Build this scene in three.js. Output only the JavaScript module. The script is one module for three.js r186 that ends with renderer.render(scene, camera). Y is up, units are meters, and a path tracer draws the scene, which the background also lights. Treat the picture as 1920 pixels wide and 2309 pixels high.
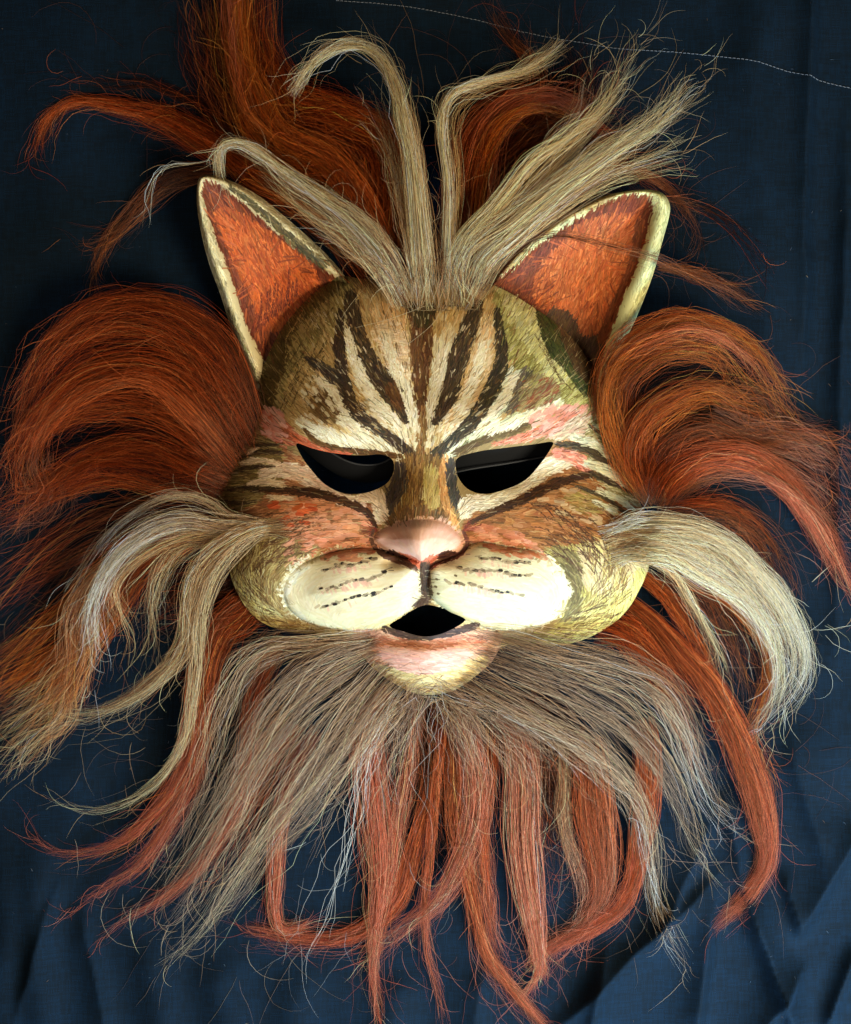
import * as THREE from 'three';
import { RectAreaLightUniformsLib } from 'three/addons/lights/RectAreaLightUniformsLib.js';
import { mergeGeometries } from 'three/addons/utils/BufferGeometryUtils.js';

// ------------------------------------------------------------------ camera, light, exposure
// Plan units: 1 unit = K metres; x to the right, y down the picture (world z), heights in millimetres.
const K = 0.0002448, CX = 960, CY = 1154.5, D = 1.3;
const scene = new THREE.Scene();
scene.background = new THREE.Color(0x000000);
const camera = new THREE.PerspectiveCamera(2 * Math.atan((2309 * K) / 2 / D) * 180 / Math.PI, 851 / 1024, 0.05, 20);
camera.position.set(0, D, 0);
camera.up.set(0, 0, -1);
camera.lookAt(0, 0, 0);
camera.updateMatrixWorld();

RectAreaLightUniformsLib.init();
function areaLamp(name, color, intensity, w, h, from, to = [0, 0, 0]) {
  const l = new THREE.RectAreaLight(color, intensity, w, h);
  l.name = name; l.position.set(...from); l.lookAt(...to); scene.add(l);
  return l;
}
areaLamp('window_light', 0xfff0d6, 23, 0.34, 0.4, [0.56, 0.78, 0.34]);
areaLamp('room_light', 0xffe8d0, 1.6, 0.9, 0.8, [-0.45, 1.35, 0.45]);  // added soft fill from the left, not a real lamp of the room
areaLamp('sky_light', 0xa8d8ff, 30, 0.6, 0.2, [0.36, 0.33, 0.6], [0.2, 0, 0.28]);  // added low bluish lamp, brightens the lower cloth and its folds

const renderer = new THREE.WebGLRenderer({ antialias: true });
renderer.setSize(851, 1024);
renderer.toneMapping = THREE.LinearToneMapping;
renderer.toneMappingExposure = 1.12;
renderer.shadowMap.enabled = true;

// ------------------------------------------------------------------ helpers
let seedState = 7;
const seed = (s) => { seedState = s >>> 0; };
const R = () => { seedState = (seedState + 0x6d2b79f5) | 0; let t = Math.imul(seedState ^ (seedState >>> 15), 1 | seedState); t = (t + Math.imul(t ^ (t >>> 7), 61 | t)) ^ t; return ((t ^ (t >>> 14)) >>> 0) / 4294967296; };
const RR = (a, b) => a + (b - a) * R();
const G = () => (R() + R() + R() + R() - 2) * 1.0;          // roughly normal, sd about 0.58
const clamp = (x, a = 0, b = 1) => Math.min(b, Math.max(a, x));
const lerp = (a, b, t) => a + (b - a) * t;
const smooth = (a, b, x) => { const t = clamp((x - a) / (b - a)); return t * t * (3 - 2 * t); };
const hash2 = (x, y) => { let n = Math.imul(x, 374761393) + Math.imul(y, 668265263) | 0; n = Math.imul(n ^ (n >>> 13), 1274126177); return ((n ^ (n >>> 16)) >>> 0) / 4294967296; };
const noise = (x, y) => { const i = Math.floor(x), j = Math.floor(y), u = x - i, v = y - j, s = u * u * (3 - 2 * u), t = v * v * (3 - 2 * v); return lerp(lerp(hash2(i, j), hash2(i + 1, j), s), lerp(hash2(i, j + 1), hash2(i + 1, j + 1), s), t); };
const fbm = (x, y, o = 4) => { let a = 0, w = 0.5, f = 1; for (let i = 0; i < o; i++) { a += w * noise(x * f + 13 * i, y * f + 7 * i); w *= 0.5; f *= 2.03; } return a; };
const lin = (c) => Math.pow(c / 255, 2.2);

const names = {};
const numbered = (n) => { names[n] = (names[n] ?? -1) + 1; return names[n] ? n + '_' + String(names[n]).padStart(3, '0') : n; };
function part(parent, name, geo, mat, label, kind) {
  const m = new THREE.Mesh(geo, mat); m.name = numbered(name); m.castShadow = m.receiveShadow = true;
  if (label) m.userData.label = label;
  if (kind) m.userData.kind = kind;
  parent.add(m); return m;
}
function group(parent, name, label) { const g = new THREE.Group(); g.name = numbered(name); if (label) g.userData.label = label; parent.add(g); return g; }
const toPlan = (x, y, h) => { const s = 1 - h * 0.001 / D; return [CX + (x - CX) * s, CY + (y - CY) * s]; };   // a point seen h mm above the table
const world = (x, y, h) => new THREE.Vector3((x - CX) * K, h * 0.001, (y - CY) * K);

// closed smooth outline through points, as a flat polygon
function smoothPoly(pts, n = 8, closed = true) {
  const c = new THREE.CatmullRomCurve3(pts.map((p) => new THREE.Vector3(p[0], p[1], 0)), closed, 'centripetal');
  return c.getPoints(pts.length * n).slice(0, closed ? -1 : undefined).map((v) => [v.x, v.y]);
}
function distOpen(poly, x, y, closed = true) {
  let d = 1e18;
  for (let i = 0, n = poly.length; i < (closed ? n : n - 1); i++) {
    const a = poly[i], b = poly[(i + 1) % n], ex = b[0] - a[0], ey = b[1] - a[1], px = x - a[0], py = y - a[1];
    const t = clamp((px * ex + py * ey) / (ex * ex + ey * ey + 1e-9)), qx = px - t * ex, qy = py - t * ey, q = qx * qx + qy * qy;
    if (q < d) d = q;
  }
  return Math.sqrt(d);
}
function inside(poly, x, y) {
  let s = false;
  for (let i = 0, j = poly.length - 1; i < poly.length; j = i++) {
    const a = poly[i], b = poly[j];
    if ((a[1] > y) !== (b[1] > y) && x < ((b[0] - a[0]) * (y - a[1])) / (b[1] - a[1]) + a[0]) s = !s;
  }
  return s;
}
const sdf = (poly, x, y) => (inside(poly, x, y) ? -1 : 1) * distOpen(poly, x, y);

// ------------------------------------------------------------------ the cloth
const cloth = new THREE.Group();
const line = (x, y, ax, ay, bx, by) => { const ex = bx - ax, ey = by - ay, L = Math.hypot(ex, ey), t = ((x - ax) * ex + (y - ay) * ey) / (L * L), d = ((x - ax) * ey - (y - ay) * ex) / L; return [t, d, L]; };
const FOLDS = [ // ax, ay, bx, by, width, height mm, kind (0 soft, 1 crease steep to one side, -1 to the other)
  [1700, -200, 1745, 1250, 60, 7, 0], [1835, -200, 1800, 900, 40, 9, 1], [1590, 100, 1650, 760, 90, 6, 0], [1905, 300, 1880, 1500, 50, 8, -1], [1480, 650, 1760, 1500, 90, 4, 0],
  [1300, -100, 1330, 500, 60, 4, 0], [150, -100, 130, 700, 90, 3, 0],
  [1230, 2340, 1640, 1950, 60, 9, 1], [1560, 2360, 1612, 2010, 44, 10, -1], [1800, 2360, 1668, 1990, 44, 14, 1], [1668, 1990, 1630, 1780, 36, 7, 1], [1790, 2110, 1945, 1840, 48, 11, -1], [1800, 2110, 1760, 1960, 26, 7, 1], [1770, 1650, 1860, 1960, 60, 7, -1],
  [1325, 2350, 1370, 2130, 50, 8, 1], [1690, 2360, 1810, 2180, 40, 11, -1], [1470, 2140, 1600, 1850, 44, 7, -1], [1850, 2330, 1930, 2120, 40, 9, 1], [1800, 1400, 1930, 1800, 80, 6, 0],
  [85, 1900, 100, 2380, 46, 7, 0], [20, 1900, 10, 2380, 50, 6, 0], [190, 2040, 250, 2380, 50, 7, 1], [330, 2120, 360, 2380, 44, 5, 0], [140, 1980, 40, 2300, 40, 4, -1], [490, 2160, 540, 2380, 50, 5, 0], [900, 2200, 860, 2380, 50, 5, 0], [1090, 2180, 1060, 2380, 50, 6, 1], [700, 2180, 640, 2380, 50, 4, 0], [-20, 1650, 230, 1760, 60, 4, 0],
];
function clothH(x, y) { // mm, plan units
  let h = 2 * fbm(x / 300, y / 300, 3) + 1.2 * fbm(x / 90 + 5, y / 120, 3);
  for (const [ax, ay, bx, by, w, a, s] of FOLDS) {
    const wob = (s ? 10 : 30) * (noise(x / 160 + ax, y / 160) - 0.5) + 5 * (noise(x / 50, y / 50 + ay) - 0.5);
    const [t, d] = line(x, y, ax, ay, bx, by);
    if (t < -0.15 || t > 1.15) continue;
    const e = d + wob, q = (Math.abs(e) / w) * (s && e * s > 0 ? 2.4 : 1);
    if (q > 3.5) continue;
    h += a * (s ? Math.exp(-Math.pow(q, 1.25) * 1.1) : Math.exp(-q * q)) * smooth(-0.12, 0.25, t) * (1 - smooth(0.7, 1.12, t));
  }
  return h;
}
const CW = 420, CH = 490, CBX = [-420, 2340], CBY = [-460, 2760];
const clothGrid = new Float32Array((CW + 1) * (CH + 1));
for (let j = 0; j <= CH; j++) for (let i = 0; i <= CW; i++) clothGrid[j * (CW + 1) + i] = clothH(lerp(CBX[0], CBX[1], i / CW), lerp(CBY[0], CBY[1], j / CH));
function clothAt(x, y) {
  const u = clamp((x - CBX[0]) / (CBX[1] - CBX[0]) * CW, 0, CW - 1.001), v = clamp((y - CBY[0]) / (CBY[1] - CBY[0]) * CH, 0, CH - 1.001), i = Math.floor(u), j = Math.floor(v), o = j * (CW + 1) + i;
  return lerp(lerp(clothGrid[o], clothGrid[o + 1], u - i), lerp(clothGrid[o + CW + 1], clothGrid[o + CW + 2], u - i), v - j);
}
function weave(size, fn, srgb) {
  const d = new Uint8Array(size * size * 4);
  for (let y = 0; y < size; y++) for (let x = 0; x < size; x++) { const c = fn(x, y); const o = (y * size + x) * 4; d[o] = c[0]; d[o + 1] = c[1]; d[o + 2] = c[2]; d[o + 3] = 255; }
  const t = new THREE.DataTexture(d, size, size); t.wrapS = t.wrapT = THREE.RepeatWrapping; t.magFilter = THREE.LinearFilter; t.minFilter = THREE.LinearMipmapLinearFilter; t.generateMipmaps = true;
  if (srgb) t.colorSpace = THREE.SRGBColorSpace; t.needsUpdate = true; return t;
}
{
  const g = new THREE.BufferGeometry(), pos = [], uv = [], idx = [];
  for (let j = 0; j <= CH; j++) for (let i = 0; i <= CW; i++) {
    const x = lerp(CBX[0], CBX[1], i / CW), y = lerp(CBY[0], CBY[1], j / CH), p = world(x, y, clothGrid[j * (CW + 1) + i]);
    pos.push(p.x, p.y, p.z); uv.push(p.x, -p.z);
  }
  for (let j = 0; j < CH; j++) for (let i = 0; i < CW; i++) { const o = j * (CW + 1) + i; idx.push(o, o + CW + 1, o + 1, o + 1, o + CW + 1, o + CW + 2); }
  g.setAttribute('position', new THREE.Float32BufferAttribute(pos, 3)); g.setAttribute('uv', new THREE.Float32BufferAttribute(uv, 2)); g.setIndex(idx); g.computeVertexNormals();
  const S = 1024, th = 4;    // 256 threads a side, tile 0.16 m
  const thread = (x, y) => { const a = Math.floor(x / th), b = Math.floor(y / th), over = (a + b) % 2, n1 = hash2(a % 256, 11 + Math.floor(y / 40) % 26), n2 = hash2(77 + Math.floor(x / 40) % 26, b % 256); return over ? n1 : n2; };
  const col = weave(S, (x, y) => { const n = 0.62 + 0.5 * thread(x, y) + 0.22 * (fbm(x / 64, y / 64, 3) - 0.5), s = hash2(x * 3 + 1, y * 5 + 2) > 0.9994 ? 2.2 : 1; return [3 * n * s, 25 * n * s, 40 * n * s]; }, true);
  const bmp = weave(S, (x, y) => { const u = (x % th) / th - 0.4, v = (y % th) / th - 0.4, over = (Math.floor(x / th) + Math.floor(y / th)) % 2; const b = 190 - 260 * (over ? u * u : v * v) + 40 * thread(x, y); return [b, b, b]; });
  for (const t of [col, bmp]) t.repeat.set(1 / 0.16, 1 / 0.16);
  const mat = new THREE.MeshPhysicalMaterial({ map: col, bumpMap: bmp, bumpScale: 0.00025, roughness: 0.85, specularIntensity: 0.35, sheen: 1, sheenColor: new THREE.Color(0.04, 0.13, 0.26), sheenRoughness: 0.5, side: THREE.DoubleSide });
  cloth.name = 'cloth'; cloth.userData = { label: 'dark navy blue woven cloth with folds, spread under the cat mask', category: 'cloth' };
  scene.add(cloth);
  part(cloth, 'fabric', g, mat);
  // the stitched seam
  const path = new THREE.CatmullRomCurve3([[690, 2], [830, 14], [960, 38], [1080, 68], [1230, 97], [1400, 110], [1540, 131], [1650, 160], [1760, 186]].map(([x, y]) => new THREE.Vector3(x * 1.0997, y * 1.0997, 0)));
  const len = path.getLength(), n = Math.round(len / 9.2), list = [];
  seed(5);
  for (let i = 0; i < n; i++) {
    const a = path.getPointAt(i / n), b = path.getPointAt(Math.min(1, (i + 0.68) / n));
    const c = new THREE.CatmullRomCurve3([0, 0.5, 1].map((t) => { const x = lerp(a.x, b.x, t), y = lerp(a.y, b.y, t) + RR(-0.6, 0.6); return world(x, y, clothAt(x, y) + 0.1 + 0.28 * Math.sin(Math.PI * t)); }));
    list.push(new THREE.TubeGeometry(c, 3, 0.00017, 5));
  }
  part(cloth, 'seam_stitch', mergeGeometries(list), new THREE.MeshStandardMaterial({ color: new THREE.Color(0.2, 0.22, 0.24), roughness: 0.8 }), 'pale dashed row of seam stitches', 'stuff');
}

// ------------------------------------------------------------------ the mask: outlines (as seen, then brought to plan)
const seen = (pts, h) => pts.map(([x, y]) => toPlan(x, y, h));
const FACE = smoothPoly(seen([[815, 628], [860, 622], [960, 620], [1060, 628], [1120, 645], [1200, 690], [1290, 760], [1345, 850], [1358, 950], [1386, 1029], [1424, 1101], [1452, 1150], [1468, 1220], [1462, 1284], [1444, 1325], [1419, 1369], [1388, 1402], [1328, 1438], [1260, 1456], [1180, 1452], [1130, 1462], [1112, 1490], [1066, 1530], [1026, 1556], [985, 1566], [950, 1566], [915, 1555], [844, 1508], [815, 1475], [795, 1447], [760, 1438], [702, 1430], [640, 1422], [600, 1408], [566, 1382], [538, 1340], [521, 1296], [512, 1230], [498, 1170], [492, 1126], [513, 1070], [531, 1030], [566, 985], [583, 930], [588, 850], [622, 764], [668, 700], [728, 645], [776, 622]], 16), 6);
const EYES = [[[667, 999], [702, 1010], [749, 1021], [812, 1027], [866, 1026], [886, 1038], [889, 1060], [876, 1087], [844, 1106], [806, 1114], [771, 1111], [733, 1092], [702, 1060], [680, 1030]], [[1030, 1035], [1076, 1019], [1139, 1010], [1202, 1002], [1249, 997], [1243, 1012], [1218, 1048], [1186, 1082], [1139, 1104], [1092, 1114], [1057, 1104], [1035, 1079], [1028, 1054]]].map((p) => smoothPoly(seen(p, 42), 6));
const MOUTH = smoothPoly(seen([[960, 1364], [932, 1375], [900, 1396], [878, 1412], [916, 1427], [954, 1436], [985, 1433], [1019, 1420], [1050, 1398], [1013, 1379], [985, 1367]], 40), 6);
const NOSE = smoothPoly(seen([[891, 1183], [922, 1174], [954, 1171], [1000, 1178], [1029, 1199], [1046, 1218], [1046, 1234], [1032, 1248], [1010, 1247], [985, 1254], [966, 1268], [952, 1278], [932, 1266], [907, 1253], [875, 1246], [856, 1233], [843, 1218], [850, 1202]], 66), 6);
const PADS = [[[952, 1300], [946, 1270], [925, 1262], [890, 1253], [850, 1240], [800, 1238], [730, 1252], [670, 1280], [640, 1318], [640, 1365], [670, 1400], [720, 1422], [780, 1429], [840, 1424], [890, 1400], [930, 1372], [950, 1340]], [[968, 1300], [975, 1278], [1000, 1265], [1040, 1250], [1080, 1225], [1150, 1235], [1220, 1248], [1268, 1290], [1284, 1335], [1270, 1385], [1230, 1415], [1170, 1430], [1110, 1424], [1040, 1396], [1000, 1372], [972, 1345]]].map((p) => smoothPoly(seen(p, 55), 6));
const CHIN = smoothPoly(seen([[800, 1420], [850, 1424], [900, 1418], [960, 1430], [1020, 1416], [1070, 1420], [1130, 1430], [1118, 1484], [1066, 1534], [985, 1575], [915, 1565], [844, 1512], [805, 1470]], 25), 6);

// the shell's dome: distance to the rim, relaxed on a grid
const GX0 = 400, GY0 = 560, GS = 6, GW = 190, GH = 180;
let dome = new Float32Array(GW * GH);
for (let j = 0; j < GH; j++) for (let i = 0; i < GW; i++) {
  const d = Math.max(-40, -sdf(FACE, GX0 + i * GS, GY0 + j * GS));
  dome[j * GW + i] = d > 0 ? 15 + 35 * (1 - Math.exp(-d / 120)) : 15 + d * 0.4;
}
for (let it = 0; it < 14; it++) {
  const b = new Float32Array(dome);
  for (let j = 1; j < GH - 1; j++) for (let i = 1; i < GW - 1; i++) { const o = j * GW + i; b[o] = (dome[o] * 4 + (dome[o - 1] + dome[o + 1] + dome[o - GW] + dome[o + GW]) * 2 + dome[o - GW - 1] + dome[o - GW + 1] + dome[o + GW - 1] + dome[o + GW + 1]) / 16; }
  dome = b;
}
const domeAt = (x, y) => { const u = clamp((x - GX0) / GS, 0, GW - 1.01), v = clamp((y - GY0) / GS, 0, GH - 1.01), i = Math.floor(u), j = Math.floor(v), o = j * GW + i; return lerp(lerp(dome[o], dome[o + 1], u - i), lerp(dome[o + GW], dome[o + GW + 1], u - i), v - j); };
const ga = (x, y, cx, cy, sx, sy) => Math.exp(-((x - cx) ** 2) / (2 * sx * sx) - ((y - cy) ** 2) / (2 * sy * sy));
function faceH(x, y) { // mm
  let h = domeAt(x, y);
  h += 6 * ga(x, y, 780, 955, 100, 42) + 6 * ga(x, y, 1120, 950, 100, 42);            // brows
  h -= 7 * ga(x, y, 775, 1070, 100, 34) + 7 * ga(x, y, 1130, 1065, 100, 34);          // sockets
  h -= 2.2 * ga(x, y, 950, 850, 26, 120);                                             // furrow of the forehead
  h += 5 * ga(x, y, 640, 1200, 90, 70) + 5 * ga(x, y, 1300, 1200, 90, 70);            // cheek bones
  h += 7 * ga(x, y, 590, 1290, 55, 70) + 7 * ga(x, y, 1375, 1300, 60, 70);
  const along = smooth(930, 1215, y) * (1 - smooth(1215, 1330, y));
  h += 13 * along * Math.exp(-Math.pow(Math.abs(x - 946) / 62, 2.4));                 // bridge of the nose
  const chin = ga(x, y, 958, 1490, 110, 52); h += 4 * chin - 4 * ga(x, y, 958, 1436, 120, 14);
  const n = -sdf(NOSE, x, y);
  if (n > 0) { h += 7.5 * (1 - Math.exp(-n / 17)) - 0.03 * Math.abs(x - 948) * smooth(0, 30, n) + 3 * ga(x, y, 948, 1235, 26, 40) * smooth(0, 20, n); }
  for (let k = 0; k < 2; k++) {
    const p = PADS[k]; if (Math.abs(x - (k ? 1127 : 797)) > 175 || y < 1200 || y > 1450) continue;
    const d = -sdf(p, x, y);
    if (d > 0) { const q = clamp(d / 88); const inner = smooth(90, 240, x < 958 ? x - 560 : 1360 - x), low = smooth(1300, 1400, y); h += lerp(0.5, 2, Math.max(inner, low)) * (1 - Math.exp(-d / 4)) + 14 * lerp(Math.pow(q, 1.2), Math.sqrt(q * (2 - q)), Math.max(inner * 0.8, low)) * (0.55 + 0.45 * inner); }
  }
  h -= 5 * (ga(x, y, 892, 1262, 16, 8) + ga(x, y, 1008, 1260, 16, 8));                // nostrils
  h += 0.5 * (fbm(x / 60, y / 60, 3) - 0.5);
  return h;
}
const onFace = (x, y) => { let p = [x, y]; for (let i = 0; i < 3; i++) p = toPlan(x, y, faceH(p[0], p[1])); return p; };

// ears
const earBase = (poly) => poly;
const EARS = [
  { out: [[451, 402], [467, 396], [490, 398], [537, 414], [592, 445], [640, 483], [689, 524], [730, 562], [765, 600], [790, 640], [790, 690], [740, 720], [690, 760], [640, 820], [595, 885], [568, 868], [537, 800], [513, 730], [492, 659], [468, 590], [452, 522], [444, 453]],
    lin: [[466, 422], [485, 424], [513, 436], [592, 501], [675, 570], [735, 614], [800, 655], [790, 700], [735, 740], [690, 790], [640, 850], [604, 830], [584, 790], [561, 745], [537, 676], [510, 591], [482, 515], [465, 453]], tip: [460, 410], foot: [660, 730] },
  { out: [[1420, 430], [1455, 428], [1486, 433], [1503, 446], [1511, 466], [1509, 490], [1496, 542], [1479, 608], [1459, 666], [1434, 728], [1407, 780], [1373, 835], [1345, 885], [1310, 870], [1260, 800], [1200, 730], [1130, 690], [1120, 640], [1132, 598], [1170, 551], [1225, 513], [1276, 477], [1338, 449], [1385, 435]],
    lin: [[1462, 456], [1440, 450], [1397, 453], [1328, 484], [1259, 525], [1197, 570], [1160, 606], [1110, 640], [1130, 700], [1200, 745], [1260, 815], [1310, 885], [1345, 850], [1366, 775], [1393, 687], [1431, 608], [1459, 522], [1466, 480]], tip: [1490, 445], foot: [1245, 745] },
].map((e) => ({ out: smoothPoly(seen(e.out, 36), 6), lin: smoothPoly(seen(e.lin, 34), 6), tip: toPlan(...e.tip, 36), foot: toPlan(...e.foot, 30) }));
function earH(e, x, y) {
  const ex = e.foot[0] - e.tip[0], ey = e.foot[1] - e.tip[1], t = ((x - e.tip[0]) * ex + (y - e.tip[1]) * ey) / (ex * ex + ey * ey);
  const hb = lerp(40, 12, clamp(t, -0.1, 1.15)), o = -sdf(e.out, x, y), l = -sdf(e.lin, x, y);
  if (l >= 0) return hb - 8 * (1 - Math.exp(-l / 32)) + 0.4 * fbm(x / 20, y / 20, 3);
  const q = clamp(o / (o - l + 1e-6));
  return hb + 5.5 * Math.pow(Math.sin(Math.PI * q), 0.8) - 3 * (1 - q) * (1 - smooth(0, 0.4, q)) + 0.5 * fbm(x / 25, y / 25, 3);
}

// a sheet with thickness over the region field < 0
function sheet(x0, y0, x1, y1, step, field, height, thick = 3, wall = true) {
  const nx = Math.ceil((x1 - x0) / step), ny = Math.ceil((y1 - y0) / step), F = new Float32Array((nx + 1) * (ny + 1));
  for (let j = 0; j <= ny; j++) for (let i = 0; i <= nx; i++) F[j * (nx + 1) + i] = field(x0 + i * step, y0 + j * step);
  const P = [], ids = new Map(), tris = [];
  const vert = (a) => { let k = 'v' + a; if (!ids.has(k)) { ids.set(k, P.length); P.push([x0 + (a % (nx + 1)) * step, y0 + Math.floor(a / (nx + 1)) * step]); } return ids.get(k); };
  const cut = (a, b) => { if (a > b) [a, b] = [b, a]; const k = a + '_' + b; if (!ids.has(k)) { const t = clamp(F[a] / (F[a] - F[b]), 0.02, 0.98), ax = x0 + (a % (nx + 1)) * step, ay = y0 + Math.floor(a / (nx + 1)) * step, bx = x0 + (b % (nx + 1)) * step, by = y0 + Math.floor(b / (nx + 1)) * step; ids.set(k, P.length); P.push([lerp(ax, bx, t), lerp(ay, by, t)]); } return ids.get(k); };
  const rims = [];
  const tri = (a, b, c) => {
    const s = [a, b, c].map((v) => F[v] < 0), n = s[0] + s[1] + s[2];
    if (n === 3) tris.push(vert(a), vert(b), vert(c));
    else if (n === 1) { while (!(F[a] < 0)) [a, b, c] = [b, c, a]; const p = cut(a, b), q = cut(a, c); tris.push(vert(a), p, q); rims.push([p, q]); }
    else if (n === 2) { while (F[a] < 0) [a, b, c] = [b, c, a]; const p = cut(a, b), q = cut(a, c); tris.push(p, vert(b), vert(c), p, vert(c), q); rims.push([q, p]); }
  };
  for (let j = 0; j < ny; j++) for (let i = 0; i < nx; i++) { const o = j * (nx + 1) + i; tri(o, o + nx + 1, o + 1); tri(o + 1, o + nx + 1, o + nx + 2); }
  const N = P.length, pos = new Float32Array(N * 6), nor = new Float32Array(N * 6), uv = new Float32Array(N * 4), e = 1.5;
  P.forEach(([x, y], i) => {
    const h = height(x, y), gx = (height(x + e, y) - height(x - e, y)) / (2 * e * K * 1000), gy = (height(x, y + e) - height(x, y - e)) / (2 * e * K * 1000), m = Math.hypot(gx, gy, 1);
    const p = world(x, y, h), n = [-gx / m, 1 / m, -gy / m];
    pos.set([p.x, p.y, p.z, p.x - n[0] * 0, p.y - thick * 0.001, p.z], i * 6); nor.set([...n, -n[0], -n[1], -n[2]], i * 6);
    const u = uvOf(x, y); uv.set([u[0], u[1], u[0], u[1]], i * 4);
  });
  const idx = [];
  for (let i = 0; i < tris.length; i += 3) { const [a, b, c] = [tris[i] * 2, tris[i + 1] * 2, tris[i + 2] * 2]; idx.push(a, b, c, a + 1, c + 1, b + 1); }
  const g = new THREE.BufferGeometry();
  let pp = pos, nn = nor, uu = uv;
  if (wall) {
    const W = rims.length, p2 = new Float32Array(pos.length + W * 12), n2 = new Float32Array(nor.length + W * 12), u2 = new Float32Array(uv.length + W * 8);
    p2.set(pos); n2.set(nor); u2.set(uv);
    rims.forEach(([a, b], k) => {
      const at = N * 2 + k * 4, dx = P[b][0] - P[a][0], dy = P[b][1] - P[a][1], m = Math.hypot(dx, dy) + 1e-9, n = [dy / m, 0, -dx / m];
      [[a, 0], [a, 1], [b, 0], [b, 1]].forEach(([v, low], q) => { for (let c = 0; c < 3; c++) { p2[(at + q) * 3 + c] = pos[v * 6 + low * 3 + c]; n2[(at + q) * 3 + c] = n[c]; } u2[(at + q) * 2] = uv[v * 4]; u2[(at + q) * 2 + 1] = uv[v * 4 + 1]; });
      idx.push(at, at + 1, at + 2, at + 2, at + 1, at + 3);
    });
    pp = p2; nn = n2; uu = u2;
  }
  g.setAttribute('position', new THREE.BufferAttribute(pp, 3)); g.setAttribute('normal', new THREE.BufferAttribute(nn, 3)); g.setAttribute('uv', new THREE.BufferAttribute(uu, 2)); g.setIndex(idx);
  return g;
}

// ------------------------------------------------------------------ paint of the mask, in plan units
const PX0 = 420, PY0 = 380, PS = 1.7, PW = 1888, PH = 2044;
const uvOf = (x, y) => [((x - PX0) * PS) / PW, 1 - ((y - PY0) * PS) / PH];
const canvas = document.createElement('canvas'), relief = document.createElement('canvas');
canvas.width = relief.width = PW; canvas.height = relief.height = PH;
const ctx = canvas.getContext('2d'), rel = relief.getContext('2d');
ctx.lineCap = rel.lineCap = 'round'; ctx.lineJoin = 'round';
const css = (c, a = 1) => `rgba(${c.map((v) => Math.round(clamp(v, 0, 255))).join(',')},${a})`;
const vary = (c, v = 0.12) => { const f = 1 + G() * v; return c.map((x) => x * f + G() * 4); };
const pick = (cs) => (Array.isArray(cs[0]) ? cs[Math.floor(R() * cs.length)] : cs);
const cvx = (x) => (x - PX0) * PS, cvy = (y) => (y - PY0) * PS;
function dab(x, y, ang, len, wid, color, alpha = 1, bend = 0) { // plan units
  const c = Math.cos(ang) * len / 2, s = Math.sin(ang) * len / 2, X = cvx(x), Y = cvy(y), q = PS;
  ctx.strokeStyle = css(color, alpha); ctx.lineWidth = wid * q;
  ctx.beginPath(); ctx.moveTo(X - c * q, Y - s * q); ctx.quadraticCurveTo(X - s * bend * q, Y + c * bend * q, X + c * q, Y + s * q); ctx.stroke();
  const b = Math.round(RR(70, 190)); rel.strokeStyle = `rgba(${b},${b},${b},0.6)`; rel.lineWidth = Math.max(1, wid * q * 0.7);
  rel.beginPath(); rel.moveTo(X - c * q, Y - s * q); rel.quadraticCurveTo(X - s * bend * q, Y + c * bend * q, X + c * q, Y + s * q); rel.stroke();
}
function fill(poly, color) { ctx.fillStyle = css(color); ctx.beginPath(); poly.forEach(([x, y], i) => (i ? ctx.lineTo(cvx(x), cvy(y)) : ctx.moveTo(cvx(x), cvy(y)))); ctx.closePath(); ctx.fill(); }
// the way the painted fur runs
const FLOW = [[950, 700, 0, -1], [850, 740, -0.35, -1], [1050, 740, 0.35, -1], [720, 760, -0.7, -1], [1200, 760, 0.7, -1], [620, 900, -0.7, -0.8], [1300, 900, 0.8, -0.7], [740, 900, -0.7, -0.7], [1150, 900, 0.7, -0.6], [950, 950, 0, -1], [950, 1100, 0.1, -1], [860, 960, -0.8, -0.5], [1040, 960, 0.8, -0.5],
  [560, 1060, -1, 0.02], [1360, 1060, 1, 0.35], [700, 1110, -1, -0.15], [1200, 1110, 1, -0.2], [620, 1170, -1, 0.15], [1320, 1150, 1, 0.3], [750, 1180, -1, 0.05], [1170, 1190, 1, 0.1], [560, 1250, -0.7, 0.7], [1400, 1230, 0.8, 0.6], [650, 1250, -0.8, 0.5], [1290, 1250, 0.7, 0.7], [580, 1330, 0.1, 1], [1390, 1340, -0.1, 1], [640, 1400, 0.8, 0.6], [1330, 1400, -0.75, 0.6], [800, 1330, -1, 0.15], [1120, 1330, 1, 0.15], [720, 1425, 1, 0.25], [1220, 1440, -0.95, 0.35], [950, 1500, 1, 0.05],
  [500, 500, -0.4, -1], [620, 620, -0.5, -1], [560, 720, -0.1, -1], [1400, 520, 0.5, -1], [1300, 640, 0.3, -1], [1390, 720, 0.2, -1]].map(([x, y, u, v]) => { const m = Math.hypot(u, v); return [x, y, u / m, v / m]; });
function flow(x, y) { let u = 0, v = 0; for (const [a, b, c, d] of FLOW) { const w = 1 / Math.pow((x - a) ** 2 + (y - b) ** 2 + 400, 1.5); u += c * w; v += d * w; } return Math.atan2(v, u); }

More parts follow.
